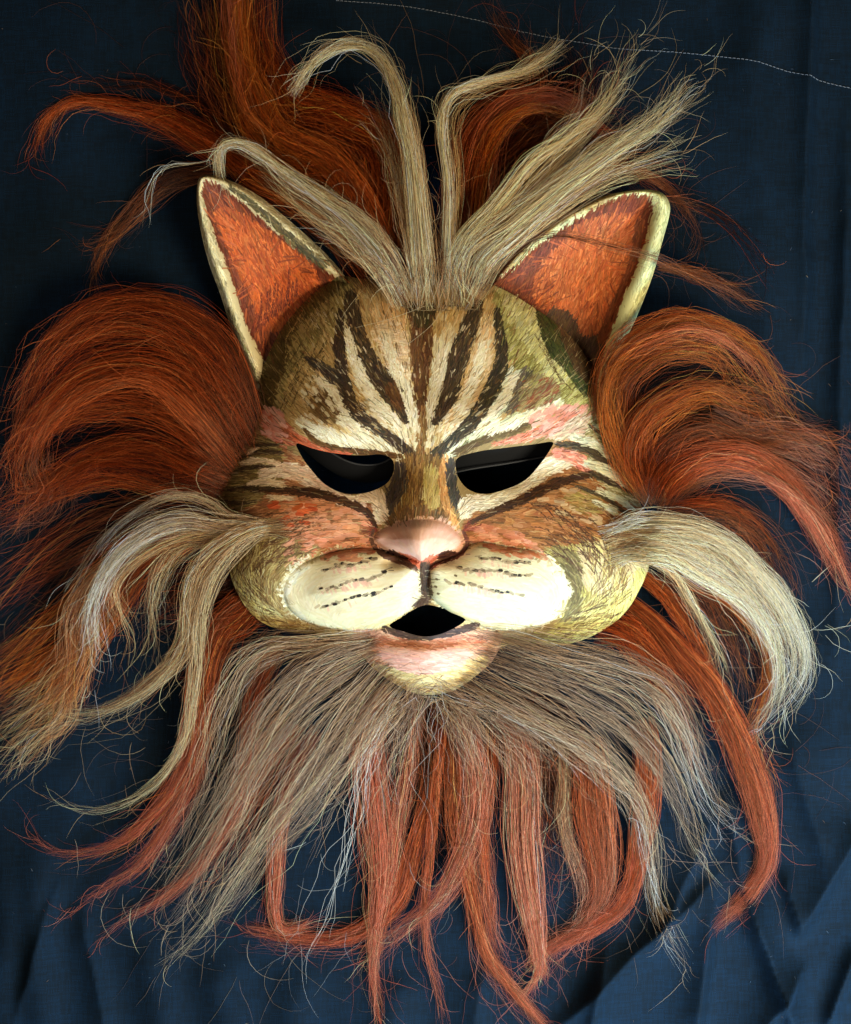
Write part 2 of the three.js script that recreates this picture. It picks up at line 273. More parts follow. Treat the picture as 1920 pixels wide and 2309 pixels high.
// a band of ragged dabs along a path given as seen: [x, y, half width]
function stripe(path, colors, o = {}) {
  const { dens = 1, len = [9, 24], wid = [1.4, 4], alpha = 0.88, dir = 'path', jit = 0.36, v = 0.18, on = onFace } = o;
  const pts = path.map(([x, y, w]) => { const p = on(x, y); return new THREE.Vector3(p[0], p[1], w * 6); });
  const c = new THREE.CatmullRomCurve3(pts, false, 'centripetal'), S = c.getPoints(path.length * 14);
  let L = 0, area = 0; for (let i = 1; i < S.length; i++) { const d = Math.hypot(S[i].x - S[i - 1].x, S[i].y - S[i - 1].y); L += d; area += d * S[i].z / 3; }
  const n = Math.round(area / 13 * dens) + 4;
  for (let k = 0; k < n; k++) {
    const f = R() * (S.length - 1), i = Math.min(S.length - 2, Math.floor(f)), t = f - i, a = S[i], b = S[i + 1];
    const ang = Math.atan2(b.y - a.y, b.x - a.x), w = lerp(a.z, b.z, t) / 6, rag = 0.72 + 0.62 * noise(f * 0.55, path[0][0]), off = (R() * 2 - 1) * w * (w > 5 ? rag : 1);
    const x = lerp(a.x, b.x, t) - Math.sin(ang) * off, y = lerp(a.y, b.y, t) + Math.cos(ang) * off;
    const d = (dir === 'path' ? ang : dir === 'flow' ? flow(x, y) : dir) + G() * jit;
    dab(x, y, d, RR(...len) * clamp(w / 8, 0.35, 1), RR(...wid) * clamp(w / 6, 0.5, 1), vary(pick(colors), v), alpha, G() * 0.15);
  }
}
// dabs all over a region given as seen
function patch(pts, colors, o = {}) {
  const { dens = 1, len = [10, 24], wid = [2, 4], alpha = 0.85, dir = 'flow', jit = 0.3, v = 0.12, on = onFace, base } = o;
  const poly = smoothPoly(pts.map(([x, y]) => on(x, y)), 6), xs = poly.map((p) => p[0]), ys = poly.map((p) => p[1]);
  const x0 = Math.min(...xs), x1 = Math.max(...xs), y0 = Math.min(...ys), y1 = Math.max(...ys);
  if (base) fill(poly, base);
  const n = Math.round((x1 - x0) * (y1 - y0) / 22 * dens);
  for (let k = 0; k < n; k++) {
    const x = RR(x0, x1), y = RR(y0, y1);
    if (!inside(poly, x, y)) continue;
    dab(x, y, (dir === 'flow' ? flow(x, y) : dir) + G() * jit, RR(...len), RR(...wid), vary(pick(colors), v), alpha, G() * 0.2);
  }
}
function blobs(pts, colors, n, r, o = {}) { // leaf-shaped touches of the brush
  const { dir = 'flow', on = onFace, stretch = 1.6, v = 0.08, alpha = 0.9 } = o, poly = smoothPoly(pts.map(([x, y]) => on(x, y)), 6), xs = poly.map((p) => p[0]), ys = poly.map((p) => p[1]);
  const x0 = Math.min(...xs), x1 = Math.max(...xs), y0 = Math.min(...ys), y1 = Math.max(...ys);
  for (let k = 0, g = 0; k < n && g < n * 20; g++) {
    const x = RR(x0, x1), y = RR(y0, y1); if (!inside(poly, x, y)) continue; k++;
    const w = RR(...r); dab(x, y, (dir === 'flow' ? flow(x, y) : dir) + G() * 0.4, w * stretch, w, vary(pick(colors), v), alpha);
  }
}
const hairs = (paths, color, w = 2.2, o = {}) => paths.forEach((p) => stripe(p.map(([x, y], i) => [x, y, w * (i === p.length - 1 ? 0.4 : 1)]), color, { dens: 2.6, len: [8, 14], wid: [1.4, 2.2], jit: 0.08, ...o }));

seed(21);
rel.fillStyle = 'rgb(128,128,128)'; rel.fillRect(0, 0, PW, PH);
ctx.fillStyle = css([150, 122, 72]); ctx.fillRect(0, 0, PW, PH);
const TAN = [[196, 158, 96], [180, 138, 78], [205, 172, 112]], CREAM = [[226, 206, 158], [216, 190, 140], [234, 218, 176]], DARK = [[66, 50, 32], [78, 60, 38], [52, 42, 30], [92, 70, 44]], BROWN = [[98, 62, 34], [84, 54, 32], [112, 74, 40]], OLIVE = [[176, 150, 92], [150, 130, 72], [130, 108, 58], [170, 148, 88], [104, 88, 48]], LIME = [[206, 200, 128], [196, 186, 110], [216, 212, 150]], SALMON = [[204, 130, 92], [194, 114, 72], [212, 144, 106]], RUST = [[166, 90, 52], [150, 78, 44], [180, 104, 62]], PINK = [[226, 158, 132], [232, 172, 146], [216, 138, 112]];
// ears
const flat = (h) => (x, y) => toPlan(x, y, h);
for (let k = 0; k < 2; k++) {
  const e = EARS[k], on = flat(36), cream = k ? [[216, 214, 150], [204, 200, 132], [190, 182, 120]] : [[214, 190, 132], [202, 178, 120], [222, 204, 152], [176, 156, 108]];  // right rim yellow-green: part paint, part light put into the colour
  fill(e.out, cream[0]);
  const rimPath = k ? [[1142, 600], [1225, 514], [1338, 452], [1430, 436], [1490, 448], [1500, 500], [1470, 620], [1420, 750], [1360, 850]] : [[560, 840], [520, 740], [480, 610], [455, 500], [455, 420], [490, 405], [592, 460], [690, 545], [760, 615]];
  stripe(rimPath.map(([x, y]) => [x, y, 17]), cream, { dens: 1.8, on, jit: 0.5 });
  if (k) stripe([[1140, 600, 9], [1200, 540, 8], [1290, 478, 9], [1380, 446, 8]], [[196, 168, 104], [178, 146, 86], [120, 98, 56], [210, 196, 140]], { on, dens: 1.6 });
  else { stripe([[520, 425, 4], [592, 478, 6], [660, 540, 8], [730, 595, 10]], [[86, 74, 42], [120, 100, 58], [70, 62, 40]], { on, dens: 1.6 }); stripe([[560, 850, 14], [535, 780, 12], [510, 700, 8]], [[140, 124, 78], [112, 98, 60], [190, 172, 118]], { on, dens: 1.6 }); }
  fill(e.lin, [116, 58, 34]);
  const linPts = e.lin.filter((_, i) => i % 5 === 0), here = (x, y) => [x, y];
  patch(linPts, [[118, 60, 36], [98, 48, 31], [138, 70, 42]], { dens: 2, on: here });
  const orange = k ? [[1373, 486], [1446, 498], [1431, 573], [1393, 659], [1359, 750], [1325, 750], [1300, 715], [1249, 690], [1215, 659], [1218, 600], [1259, 556], [1300, 512]] : [[489, 478], [515, 474], [589, 511], [650, 555], [692, 587], [713, 618], [689, 659], [650, 700], [620, 728], [592, 731], [565, 676], [520, 573]];
  patch(orange, k ? [[200, 104, 52], [184, 92, 44], [210, 122, 66], [168, 80, 40]] : [[198, 94, 40], [182, 82, 34], [210, 112, 54], [160, 68, 30]], { dens: 3.2, on, jit: 0.5, wid: [1.6, 4.4], v: 0.2, alpha: 0.8 });
  for (let j = 0; j < 170; j++) { const q = linPts[Math.floor(R() * linPts.length)], c = [k ? 1330 : 600, k ? 600 : 600], t = RR(0.12, 0.42), x = lerp(q[0], c[0], t) + G() * 14, y = lerp(q[1], c[1], t) + G() * 14; if (inside(e.lin, x, y)) dab(x, y, Math.atan2(c[1] - q[1], c[0] - q[0]) + G() * 0.3, RR(16, 40), RR(1.6, 4), vary(pick([[112, 54, 32], [150, 74, 40], [186, 88, 42], [200, 104, 54]]), 0.1), 0.7, G() * 0.2); }
  if (k) { patch([[1250, 690], [1300, 712], [1320, 755], [1360, 755], [1350, 830], [1290, 790], [1235, 720]], [[88, 62, 42], [74, 52, 36], [100, 74, 46]], { dens: 2.4, on }); for (let j = 0; j < 9; j++) { const x = 1180 + j * 7, y = 590 + j * 11; hairs([[[x - 8, y + 4], [x + 18, y - RR(4, 10)], [x + RR(30, 60), y - RR(12, 26)]]], [[112, 58, 36], [126, 66, 40]], 2.6, { on }); } stripe([[1446, 500, 8], [1430, 590, 7], [1390, 690, 8], [1365, 760, 9]], [[140, 74, 42], [120, 64, 36]], { on, dens: 1.6 }); }
  else for (let j = 0; j < 12; j++) { const x = 566 + j * 9, y = 735 - j * 8; hairs([[[x - 4, y + 14], [x + RR(-2, 8), y - RR(25, 70)]]], [[96, 42, 28], [116, 50, 32]], 4.2, { on }); }
}
ctx.save(); ctx.beginPath(); FACE.forEach(([x, y], i) => (i ? ctx.lineTo(cvx(x), cvy(y)) : ctx.moveTo(cvx(x), cvy(y)))); ctx.closePath(); ctx.clip();
// forehead and temples
patch([[700, 690], [800, 640], [960, 620], [1120, 640], [1230, 720], [1330, 860], [1340, 960], [1150, 960], [950, 1040], [750, 990], [590, 960], [590, 860], [630, 770]], TAN, { dens: 1.6, base: [186, 148, 88] });
patch([[640, 760], [700, 690], [790, 640], [800, 720], [760, 760], [740, 830], [680, 850], [630, 940], [580, 960], [585, 860]], OLIVE, { dens: 2.6 });
patch([[655, 860], [700, 800], [745, 760], [770, 820], [700, 860], [640, 940]], [[176, 140, 82], [160, 128, 74], [190, 156, 96]], { dens: 1.6 });
patch([[590, 950], [590, 850], [650, 755], [640, 820], [610, 900]], [[92, 72, 36], [72, 56, 28], [110, 88, 46]], { dens: 2 });
patch([[1120, 640], [1190, 680], [1290, 770], [1340, 870], [1330, 950], [1240, 900], [1160, 830], [1130, 760]], [[176, 168, 92], [150, 140, 74], [196, 188, 112], [128, 116, 58]], { dens: 2.4 });
stripe([[1135, 636, 18], [1184, 711, 32], [1220, 770, 26], [1268, 865, 16]], LIME, { dens: 1.5, dir: 'flow' });  // yellow-green temple: real paint with some light put into its colour
patch([[1215, 690], [1260, 730], [1320, 800], [1345, 870], [1320, 890], [1270, 830], [1235, 790]], [[66, 74, 38], [78, 84, 40], [44, 50, 28], [88, 80, 44]], { dens: 2.4, dir: 1.0 });
patch([[1260, 720], [1320, 770], [1350, 850], [1310, 850]], [[84, 62, 40], [70, 52, 34], [100, 76, 46]], { dens: 1.6, dir: 1.1 });
hairs([[[1205, 750], [1240, 805], [1265, 860]], [[1215, 775], [1255, 840], [1290, 880]], [[700, 800], [660, 860], [630, 930]], [[725, 790], [690, 845], [655, 920]], [[672, 855], [650, 900], [632, 950]]], [[74, 58, 30], [96, 74, 40]], 2.4);
stripe([[860, 690, 26], [880, 740, 30], [895, 800, 24]], [[214, 166, 106], [222, 182, 128], [206, 152, 92]], { dir: 'flow' });
// cream between the stripes
stripe([[874, 735, 22], [891, 814, 24], [922, 900, 14], [940, 968, 13], [948, 1010, 8]], CREAM, { dens: 1.4, dir: 'flow' });
stripe([[778, 728, 10], [802, 814, 13], [836, 886, 16], [881, 948, 17], [915, 985, 12]], CREAM, { dens: 1.4, dir: 'flow' });
stripe([[716, 850, 9], [752, 885, 12], [776, 940, 12], [820, 985, 12], [880, 1012, 10], [905, 1035, 7]], CREAM, { dens: 1.5, dir: 'flow' });
stripe([[678, 950, 8], [715, 975, 14], [770, 995, 13], [840, 1004, 9], [890, 1018, 6]], CREAM, { dens: 1.6, dir: 'flow' });
stripe([[1008, 762, 26], [994, 848, 20], [972, 934, 12], [962, 1000, 8]], CREAM, { dens: 1.4, dir: 'flow' });
stripe([[1040, 690, 18], [1022, 740, 24]], TAN, { dir: 'flow' });
stripe([[1098, 712, 12], [1092, 780, 20], [1074, 848, 18], [1036, 927, 18], [1000, 972, 12]], [[222, 186, 128], [208, 160, 98], [230, 208, 160], [216, 176, 118]], { dens: 1.4, dir: 'flow' });
stripe([[1163, 838, 12], [1142, 893, 15], [1100, 945, 14], [1053, 990, 10]], [[222, 222, 184], [206, 206, 160], [230, 222, 180]], { dens: 1.5, dir: 'flow' });
stripe([[1262, 905, 12], [1197, 939, 15], [1122, 966, 14], [1053, 996, 12], [1008, 1026, 8]], [[224, 220, 176], [208, 206, 150], [230, 214, 170]], { dens: 1.6, dir: 'path' });
patch([[715, 880], [740, 885], [770, 930], [765, 950], [720, 945], [700, 925]], [[104, 74, 40], [132, 98, 56], [84, 60, 34]], { dens: 1.1 });
stripe([[1190, 838, 8], [1168, 890, 14], [1150, 926, 8]], [[104, 92, 72], [86, 76, 60]], { dens: 1.4 });
patch([[1195, 850], [1250, 862], [1262, 890], [1200, 925], [1170, 920]], [[142, 126, 84], [120, 92, 60], [170, 156, 100], [150, 84, 60]], { dens: 1.2 });
blobs([[880, 930], [930, 900], [975, 900], [1010, 940], [985, 1000], [950, 1030], [910, 1000]], [[228, 208, 160], [218, 194, 142], [232, 216, 176]], 90, [4, 8], { stretch: 1.4 });
blobs([[820, 900], [880, 960], [900, 1000], [840, 985], [780, 940]], CREAM, 60, [4, 8], { stretch: 1.4 });
blobs([[1080, 900], [1010, 960], [1000, 1000], [1060, 985], [1110, 940]], CREAM, 60, [4, 8], { stretch: 1.4 });
stripe([[782, 625, 10], [728, 652, 18], [672, 705, 18], [628, 768, 16], [596, 850, 14]], [[82, 74, 38], [104, 90, 48], [66, 56, 30]], { dens: 0.9, dir: 'flow', jit: 0.5 });
stripe([[640, 790, 10], [615, 850, 14], [600, 930, 12]], [[74, 58, 28], [96, 76, 38]], { dens: 1.1, dir: 'flow', jit: 0.5 });
for (let k = 0; k < 34; k++) { const x = RR(620, 770), y = RR(680, 860); hairs([[[x, y], [x - RR(6, 14), y + RR(14, 24)], [x - RR(14, 30), y + RR(34, 60)]]], pick([[[84, 68, 34], [70, 56, 28]], [[192, 164, 102], [176, 146, 88]]]), 1.7); }
blobs([[1180, 960], [1300, 920], [1340, 950], [1290, 990], [1200, 985]], [[232, 196, 170], [226, 178, 150], [238, 214, 186]], 46, [4, 8]);
patch([[845, 745], [880, 720], [912, 750], [920, 830], [900, 860], [870, 800]], [[224, 190, 142], [230, 200, 156], [214, 172, 118]], { dens: 0.9, dir: 0.15, len: [10, 26], wid: [3, 6] });
blobs([[985, 760], [1025, 730], [1030, 800], [990, 880]], [[226, 204, 154], [216, 188, 136]], 40, [4, 8]);
blobs([[1075, 760], [1110, 730], [1100, 850], [1050, 920]], [[230, 200, 150], [218, 180, 124]], 50, [4, 8]);
blobs([[700, 850], [760, 840], [790, 960], [720, 985], [680, 950]], CREAM, 40, [4, 8]);
// dark stripes
stripe([[953, 690, 30], [950, 760, 21], [949, 830, 17], [947, 900, 12], [950, 960, 3]], BROWN, { dens: 1.8 });
stripe([[950, 690, 26], [950, 730, 20]], [[62, 52, 30], [78, 62, 36]], { dens: 1 });
stripe([[790, 662, 12], [802, 738, 17], [838, 825, 19], [880, 876, 20], [902, 917, 13], [917, 950, 4]], DARK, { dens: 2 });
stripe([[880, 870, 14], [902, 917, 10]], BROWN, { dens: 1 });
stripe([[768, 700, 5], [765, 780, 10], [776, 859, 13], [797, 920, 14], [845, 962, 11], [898, 1000, 9], [930, 1030, 11], [945, 1075, 14]], [[66, 50, 34], [54, 42, 32], [78, 58, 36]], { dens: 2 });
stripe([[690, 806, 3], [726, 829, 10], [768, 862, 13]], [[70, 58, 44], [56, 46, 36]], { dens: 1.8 });
stripe([[1079, 683, 10], [1057, 738, 15], [1032, 814, 21], [1010, 883, 21], [992, 927, 12], [980, 955, 3]], DARK, { dens: 2 });
stripe([[1120, 700, 6], [1132, 790, 11], [1126, 838, 13], [1098, 900, 13], [1062, 955, 12], [1018, 996, 10], [980, 1030, 11], [955, 1070, 14]], [[60, 50, 36], [48, 44, 32], [76, 62, 38]], { dens: 2 });
stripe([[685, 966, 3], [716, 998, 5], [771, 1014, 6], [847, 1022, 6], [900, 1030, 7]], [[86, 56, 26], [110, 74, 36]], { dens: 2, alpha: 1 });
stripe([[1220, 950, 3], [1155, 972, 7], [1090, 993, 8], [1030, 1022, 8]], [[90, 66, 34], [112, 88, 46]], { dens: 2 });
stripe([[956, 920, 6], [952, 980, 9], [950, 1030, 10]], [[150, 110, 60], [120, 84, 46]], { dens: 0.8 });
patch([[700, 720], [800, 650], [950, 690], [1110, 650], [1160, 720], [1180, 900], [1000, 1010], [950, 1040], [890, 1010], [700, 940]], [[226, 200, 146], [206, 168, 108], [150, 112, 62], [118, 88, 48], [232, 212, 166]], { dens: 0.07, len: [5, 16], wid: [1.5, 4], alpha: 0.75 });
patch([[500, 1130], [560, 1060], [840, 1150], [840, 1230], [560, 1220]], [[206, 150, 104], [120, 70, 38], [186, 120, 74], [214, 176, 126]], { dens: 0.2, len: [4, 14], wid: [1.5, 4] });
patch([[1060, 1160], [1260, 1090], [1440, 1110], [1440, 1220], [1080, 1220]], [[200, 150, 96], [110, 70, 38], [176, 118, 68], [216, 184, 132]], { dens: 0.2, len: [4, 14], wid: [1.5, 4] });
for (const p of [[[868, 760, 10], [893, 830, 12], [922, 905, 9], [938, 970, 8]], [[782, 740, 6], [806, 820, 8], [838, 890, 10], [878, 945, 11]], [[718, 855, 6], [756, 892, 8], [780, 945, 8]], [[1004, 775, 12], [990, 850, 11], [970, 940, 7]], [[1092, 770, 10], [1072, 850, 10], [1036, 927, 10]], [[1160, 845, 7], [1140, 895, 9], [1098, 948, 8]], [[690, 958, 6], [745, 985, 8], [820, 1000, 6]], [[1240, 918, 7], [1180, 945, 9], [1100, 975, 7]]]) stripe(p, [[240, 224, 180], [232, 212, 164], [244, 230, 192]], { dens: 0.8, dir: 'flow', len: [6, 16], wid: [2, 4.5], v: 0.06, jit: 0.6 });
// warm lids
patch([[600, 930], [625, 925], [655, 965], [700, 1000], [670, 1000], [620, 1010], [600, 1000]], [[190, 100, 66], [204, 120, 84], [170, 86, 54]], { dens: 1.6 });
stripe([[660, 985, 10], [715, 1012, 6], [790, 1026, 4]], [[206, 104, 66], [190, 88, 52]], { dens: 1.6 });
blobs([[596, 925], [625, 920], [650, 960], [640, 990], [600, 985]], PINK, 46, [6, 11]);
stripe([[1310, 940, 12], [1250, 962, 15], [1180, 987, 8], [1110, 1003, 3]], [[206, 118, 84], [190, 96, 62], [216, 146, 112], [226, 178, 146]], { dens: 1.3 });
blobs([[1200, 940], [1260, 915], [1330, 925], [1320, 975], [1250, 985]], PINK, 80, [5, 10]);
patch([[1250, 990], [1300, 940], [1350, 950], [1370, 1010], [1300, 1010]], [[216, 192, 156], [196, 172, 134], [170, 146, 106], [226, 204, 172], [206, 160, 132]], { dens: 1.5 });
// bridge of the nose
patch([[905, 1040], [950, 1030], [995, 1040], [1008, 1120], [1030, 1190], [955, 1172], [880, 1185], [870, 1170], [898, 1110]], [[138, 98, 46], [116, 80, 38], [158, 118, 60], [96, 66, 34]], { dens: 2.6, base: [122, 86, 42] });
patch([[960, 1060], [985, 1060], [985, 1150], [965, 1150]], [[172, 146, 74], [186, 156, 88]], { dens: 1.2 });
stripe([[1006, 1030, 6], [1000, 1090, 8], [1012, 1150, 8], [1030, 1190, 6]], [[206, 150, 86], [190, 128, 68]], { dens: 1.4 });
stripe([[902, 1050, 10], [900, 1090, 15], [880, 1130, 15], [866, 1160, 8]], [[70, 56, 46], [58, 48, 42], [86, 66, 46]], { dens: 2 });
stripe([[1018, 1040, 6], [1018, 1080, 10], [1026, 1120, 9], [1036, 1150, 6]], [[74, 66, 52], [60, 54, 46]], { dens: 2 });
stripe([[870, 1180, 6], [905, 1168, 9], [955, 1160, 9], [1010, 1172, 7]], [[96, 72, 42], [124, 84, 48]], { dens: 1.4, dir: 'flow' });
// cheeks
patch([[490, 1130], [520, 1060], [590, 1000], [660, 1020], [720, 1090], [850, 1150], [850, 1200], [840, 1235], [700, 1260], [560, 1210], [500, 1180]], [[148, 92, 54], [164, 108, 66], [130, 80, 46], [178, 122, 78]], { dens: 2, base: [146, 92, 54] });
patch([[1420, 1100], [1370, 1010], [1260, 1000], [1200, 1090], [1060, 1160], [1055, 1220], [1230, 1260], [1380, 1250], [1460, 1200]], [[146, 92, 48], [164, 104, 56], [128, 80, 42], [176, 122, 70]], { dens: 2, base: [144, 92, 50] });
patch([[492, 1126], [513, 1065], [566, 985], [620, 1000], [640, 1060], [600, 1110], [540, 1150]], [[120, 98, 52], [142, 118, 66], [98, 78, 42], [166, 140, 86]], { dens: 2.2 });
patch([[1340, 930], [1360, 960], [1424, 1095], [1440, 1140], [1380, 1110], [1330, 1050]], [[150, 140, 84], [196, 186, 128], [120, 108, 62], [216, 206, 160]], { dens: 2.2 });
blobs([[640, 1125], [720, 1120], [830, 1170], [820, 1200], [700, 1200], [620, 1180]], [[198, 124, 78], [208, 138, 94]], 110, [6, 13], { stretch: 1.3 });
blobs([[610, 1120], [700, 1110], [720, 1160], [640, 1190]], [[186, 74, 34], [196, 88, 44]], 16, [6, 12], { stretch: 1.8 });
blobs([[1120, 1130], [1230, 1100], [1340, 1110], [1330, 1180], [1150, 1190]], [[178, 112, 62], [190, 132, 80]], 120, [5, 11], { stretch: 1.7 });
blobs([[1200, 1110], [1330, 1100], [1380, 1150], [1330, 1180]], [[196, 150, 96], [214, 178, 128]], 30, [6, 12], { stretch: 2 });
patch([[1280, 1120], [1340, 1110], [1360, 1150], [1320, 1160]], [[150, 120, 60], [168, 142, 76]], { dens: 0.8 });
stripe([[592, 1062, 11], [640, 1060, 15], [690, 1072, 17], [733, 1100, 15], [775, 1125, 10], [820, 1132, 9]], [[224, 188, 152], [232, 204, 168], [214, 172, 134]], { dens: 1.8 });
stripe([[815, 1124, 6], [850, 1118, 14], [860, 1150, 12], [850, 1180, 5]], [[226, 196, 156], [216, 180, 136]], { dens: 1.7, dir: 'flow' });
stripe([[1300, 1030, 14], [1233, 1056, 17], [1180, 1094, 14], [1110, 1130, 15], [1054, 1138, 13], [1050, 1160, 9]], [[228, 208, 164], [218, 194, 148], [234, 218, 180]], { dens: 1.9, dir: 'path' });
stripe([[1250, 1020, 10], [1300, 1034, 14], [1330, 1060, 10]], [[214, 130, 100], [226, 150, 120], [200, 108, 80]], { dens: 1.4, len: [6, 12], wid: [3, 6] });
for (const p of [[[560, 1102, 4], [655, 1106, 8], [718, 1113, 8], [781, 1133, 6], [826, 1155, 6], [850, 1190, 3]], [[1340, 1068, 5], [1281, 1082, 8], [1218, 1107, 8], [1155, 1138, 8], [1107, 1157, 6], [1058, 1180, 3]]]) stripe(p, [[70, 44, 26], [86, 54, 30], [58, 38, 26]], { dens: 2.4 });
// temple bars
for (const p of [[[510, 1075, 3], [560, 1055, 5], [620, 1050, 3]], [[530, 1035, 3], [580, 1020, 5], [640, 1020, 3]], [[498, 1105, 3], [560, 1100, 5], [620, 1100, 4]], [[500, 1130, 3], [540, 1135, 4], [590, 1128, 2]], [[555, 1000, 3], [600, 1005, 4], [640, 1000, 2]]]) stripe(p, DARK, { dens: 2 });
for (const p of [[[560, 1090, 4], [600, 1086, 7], [640, 1092, 5]], [[545, 1045, 4], [585, 1038, 6], [630, 1045, 4]], [[560, 1020, 4], [580, 1010, 5]], [[600, 1120, 4], [660, 1125, 5]]]) stripe(p, [[232, 200, 156], [220, 186, 138]], { dens: 2 });
for (const p of [[[1255, 1000, 4], [1320, 1012, 8], [1370, 1045, 7], [1400, 1075, 3]], [[1335, 1068, 5], [1385, 1088, 7], [1430, 1115, 5]], [[1330, 960, 3], [1365, 985, 4]], [[1300, 1095, 3], [1370, 1125, 5], [1420, 1165, 3]]]) stripe(p, [[72, 62, 46], [60, 50, 38], [90, 76, 52]], { dens: 2 });
for (const p of [[[1290, 985, 6], [1345, 1005, 9], [1375, 1030, 5]], [[1325, 1045, 7], [1375, 1065, 10], [1415, 1095, 6]], [[1350, 1105, 5], [1395, 1125, 7], [1430, 1150, 4]], [[1340, 1130, 5], [1390, 1155, 6]]]) stripe(p, [[230, 220, 176], [214, 210, 162], [222, 226, 186]], { dens: 1.8 });
// lower cheeks: fur
patch([[520, 1290], [512, 1230], [600, 1210], [720, 1240], [660, 1290], [638, 1350], [670, 1400], [760, 1436], [640, 1422], [560, 1380]], [[160, 134, 76], [142, 112, 60], [178, 152, 92], [124, 94, 52]], { dens: 2.4, base: [150, 122, 68] });
stripe([[524, 1270, 12], [530, 1320, 18], [570, 1380, 18], [620, 1408, 12]], [[206, 182, 96], [190, 164, 80], [216, 196, 118]], { dens: 1.5, dir: 'flow' });
patch([[1465, 1230], [1462, 1290], [1420, 1370], [1330, 1440], [1220, 1450], [1270, 1390], [1286, 1335], [1268, 1285], [1230, 1245], [1330, 1230]], [[186, 168, 88], [166, 146, 74], [200, 184, 108], [148, 124, 66]], { dens: 2.4, base: [176, 156, 82] });
patch([[1300, 1250], [1440, 1220], [1462, 1250], [1440, 1310], [1330, 1330]], [[206, 180, 128], [190, 160, 110], [214, 196, 140]], { dens: 1.3 });
stripe([[1450, 1290, 10], [1425, 1355, 16], [1370, 1405, 16], [1300, 1440, 10]], [[204, 192, 104], [188, 174, 88], [214, 204, 124]], { dens: 1.5, dir: 'flow' });
patch([[1250, 1240], [1300, 1250], [1310, 1330], [1300, 1400], [1272, 1400], [1288, 1335]], [[120, 104, 58], [140, 124, 74], [98, 82, 48]], { dens: 1.5 });
blobs([[640, 1215], [720, 1200], [850, 1220], [845, 1240], [740, 1250], [670, 1275]], SALMON, 90, [5, 11], { stretch: 1.5 });
blobs([[1055, 1190], [1120, 1190], [1230, 1235], [1225, 1255], [1120, 1235], [1060, 1220]], SALMON, 90, [5, 11], { stretch: 1.5 });
{ // long brush hairs sweeping round the cheeks
  const sweep = (side, n, col) => { for (let k = 0; k < n; k++) { const t = R(), r = RR(0.25, 1), cx = side < 0 ? 800 : 1130, a0 = lerp(-0.55, 1.25, t) + G() * 0.06, rad = lerp(185, 290, r), x = cx + side * Math.cos(a0) * rad, y = 1310 + Math.sin(a0) * rad * 0.62; const p = onFace(x, y); dab(p[0], p[1], Math.atan2(Math.cos(a0) * 0.62, side * -Math.sin(a0)) + side * 0.5 + G() * 0.2, RR(18, 42), RR(1.3, 2.6), vary(pick(col), 0.14), 0.85, side * 0.15); } };
  sweep(-1, 520, [[104, 74, 38], [86, 60, 32], [206, 186, 118], [196, 170, 96], [128, 92, 48]]);
  sweep(1, 420, [[112, 84, 44], [92, 66, 36], [214, 198, 118], [206, 190, 104], [150, 118, 62]]);
  for (let k = 0; k < 40; k++) { const y = RR(1120, 1270), x = RR(1180, 1330), l = RR(40, 90); hairs([[[x, y], [x + l * 0.6, y + l * 0.12], [x + l, y + l * 0.55]]], [[84, 54, 34], [66, 44, 30]], 1.6); }
  for (let k = 0; k < 44; k++) { const y = RR(1150, 1270), x = RR(610, 730), l = RR(30, 70); hairs([[[x, y], [x - l * 0.6, y + l * 0.05], [x - l, y + l * 0.4]]], [[96, 62, 34], [78, 50, 30]], 1.8); }
}
for (const s of [-1, 1]) for (let k = 0; k < 9; k++) { const a = s < 0 ? lerp(2.4, 4.2, k / 8) : lerp(0.1, -1.2, k / 8), x = 948 + s * 98, y = 1196, l = RR(24, 46); hairs([[[x, y], [x + Math.cos(a) * l, y + Math.sin(a) * l * 0.8]]], [[128, 54, 38], [110, 46, 34]], 1.8); }
// muzzle
for (let k = 0; k < 2; k++) { const col = k ? [[222, 209, 160], [216, 202, 150], [228, 216, 172]] : [[228, 208, 158], [222, 200, 148], [233, 216, 170]]; fill(PADS[k], col[0]); const c = k ? 1127 : 797; patch(PADS[k].filter((_, i) => i % 5 === 0), col, { dens: 1, v: 0.025, len: [14, 34], wid: [3, 6], alpha: 0.5, on: (x, y) => [x, y] }); stripe(k ? [[1010, 1385, 10], [1100, 1420, 12], [1190, 1426, 8]] : [[900, 1395, 10], [820, 1422, 10], [740, 1425, 8]], [[226, 200, 138], [220, 192, 124]], { alpha: 0.35, dens: 1.2, v: 0.04 }); }
blobs([[655, 1290], [700, 1262], [690, 1285], [650, 1340], [645, 1380]], [[228, 218, 184], [218, 208, 170]], 40, [4, 8]);
blobs([[1240, 1250], [1280, 1310], [1290, 1350], [1270, 1350], [1250, 1290]], [[230, 222, 186], [220, 212, 174]], 40, [4, 8]);
for (const s of [-1, 1]) for (let k = 0; k < 130; k++) { const a = RR(-1.9, 1.9), cx = s < 0 ? 790 : 1130, rr = 1 + G() * 0.05, x = cx + s * 150 * Math.cos(a) * rr, y = 1333 + 92 * Math.sin(a) * rr, p = onFace(x, y); dab(p[0], p[1], a * s + (s < 0 ? Math.PI : 0) + G() * 0.9, RR(5, 20), RR(2, 6), vary(R() < 0.7 ? [226, 212, 168] : pick([[170, 150, 96], [196, 176, 126]]), 0.07), 0.85); }
blobs([[720, 1252], [800, 1235], [850, 1245], [830, 1256], [760, 1268]], SALMON, 36, [4, 9]);
blobs([[1090, 1228], [1180, 1240], [1230, 1255], [1140, 1252]], SALMON, 40, [4, 9]);
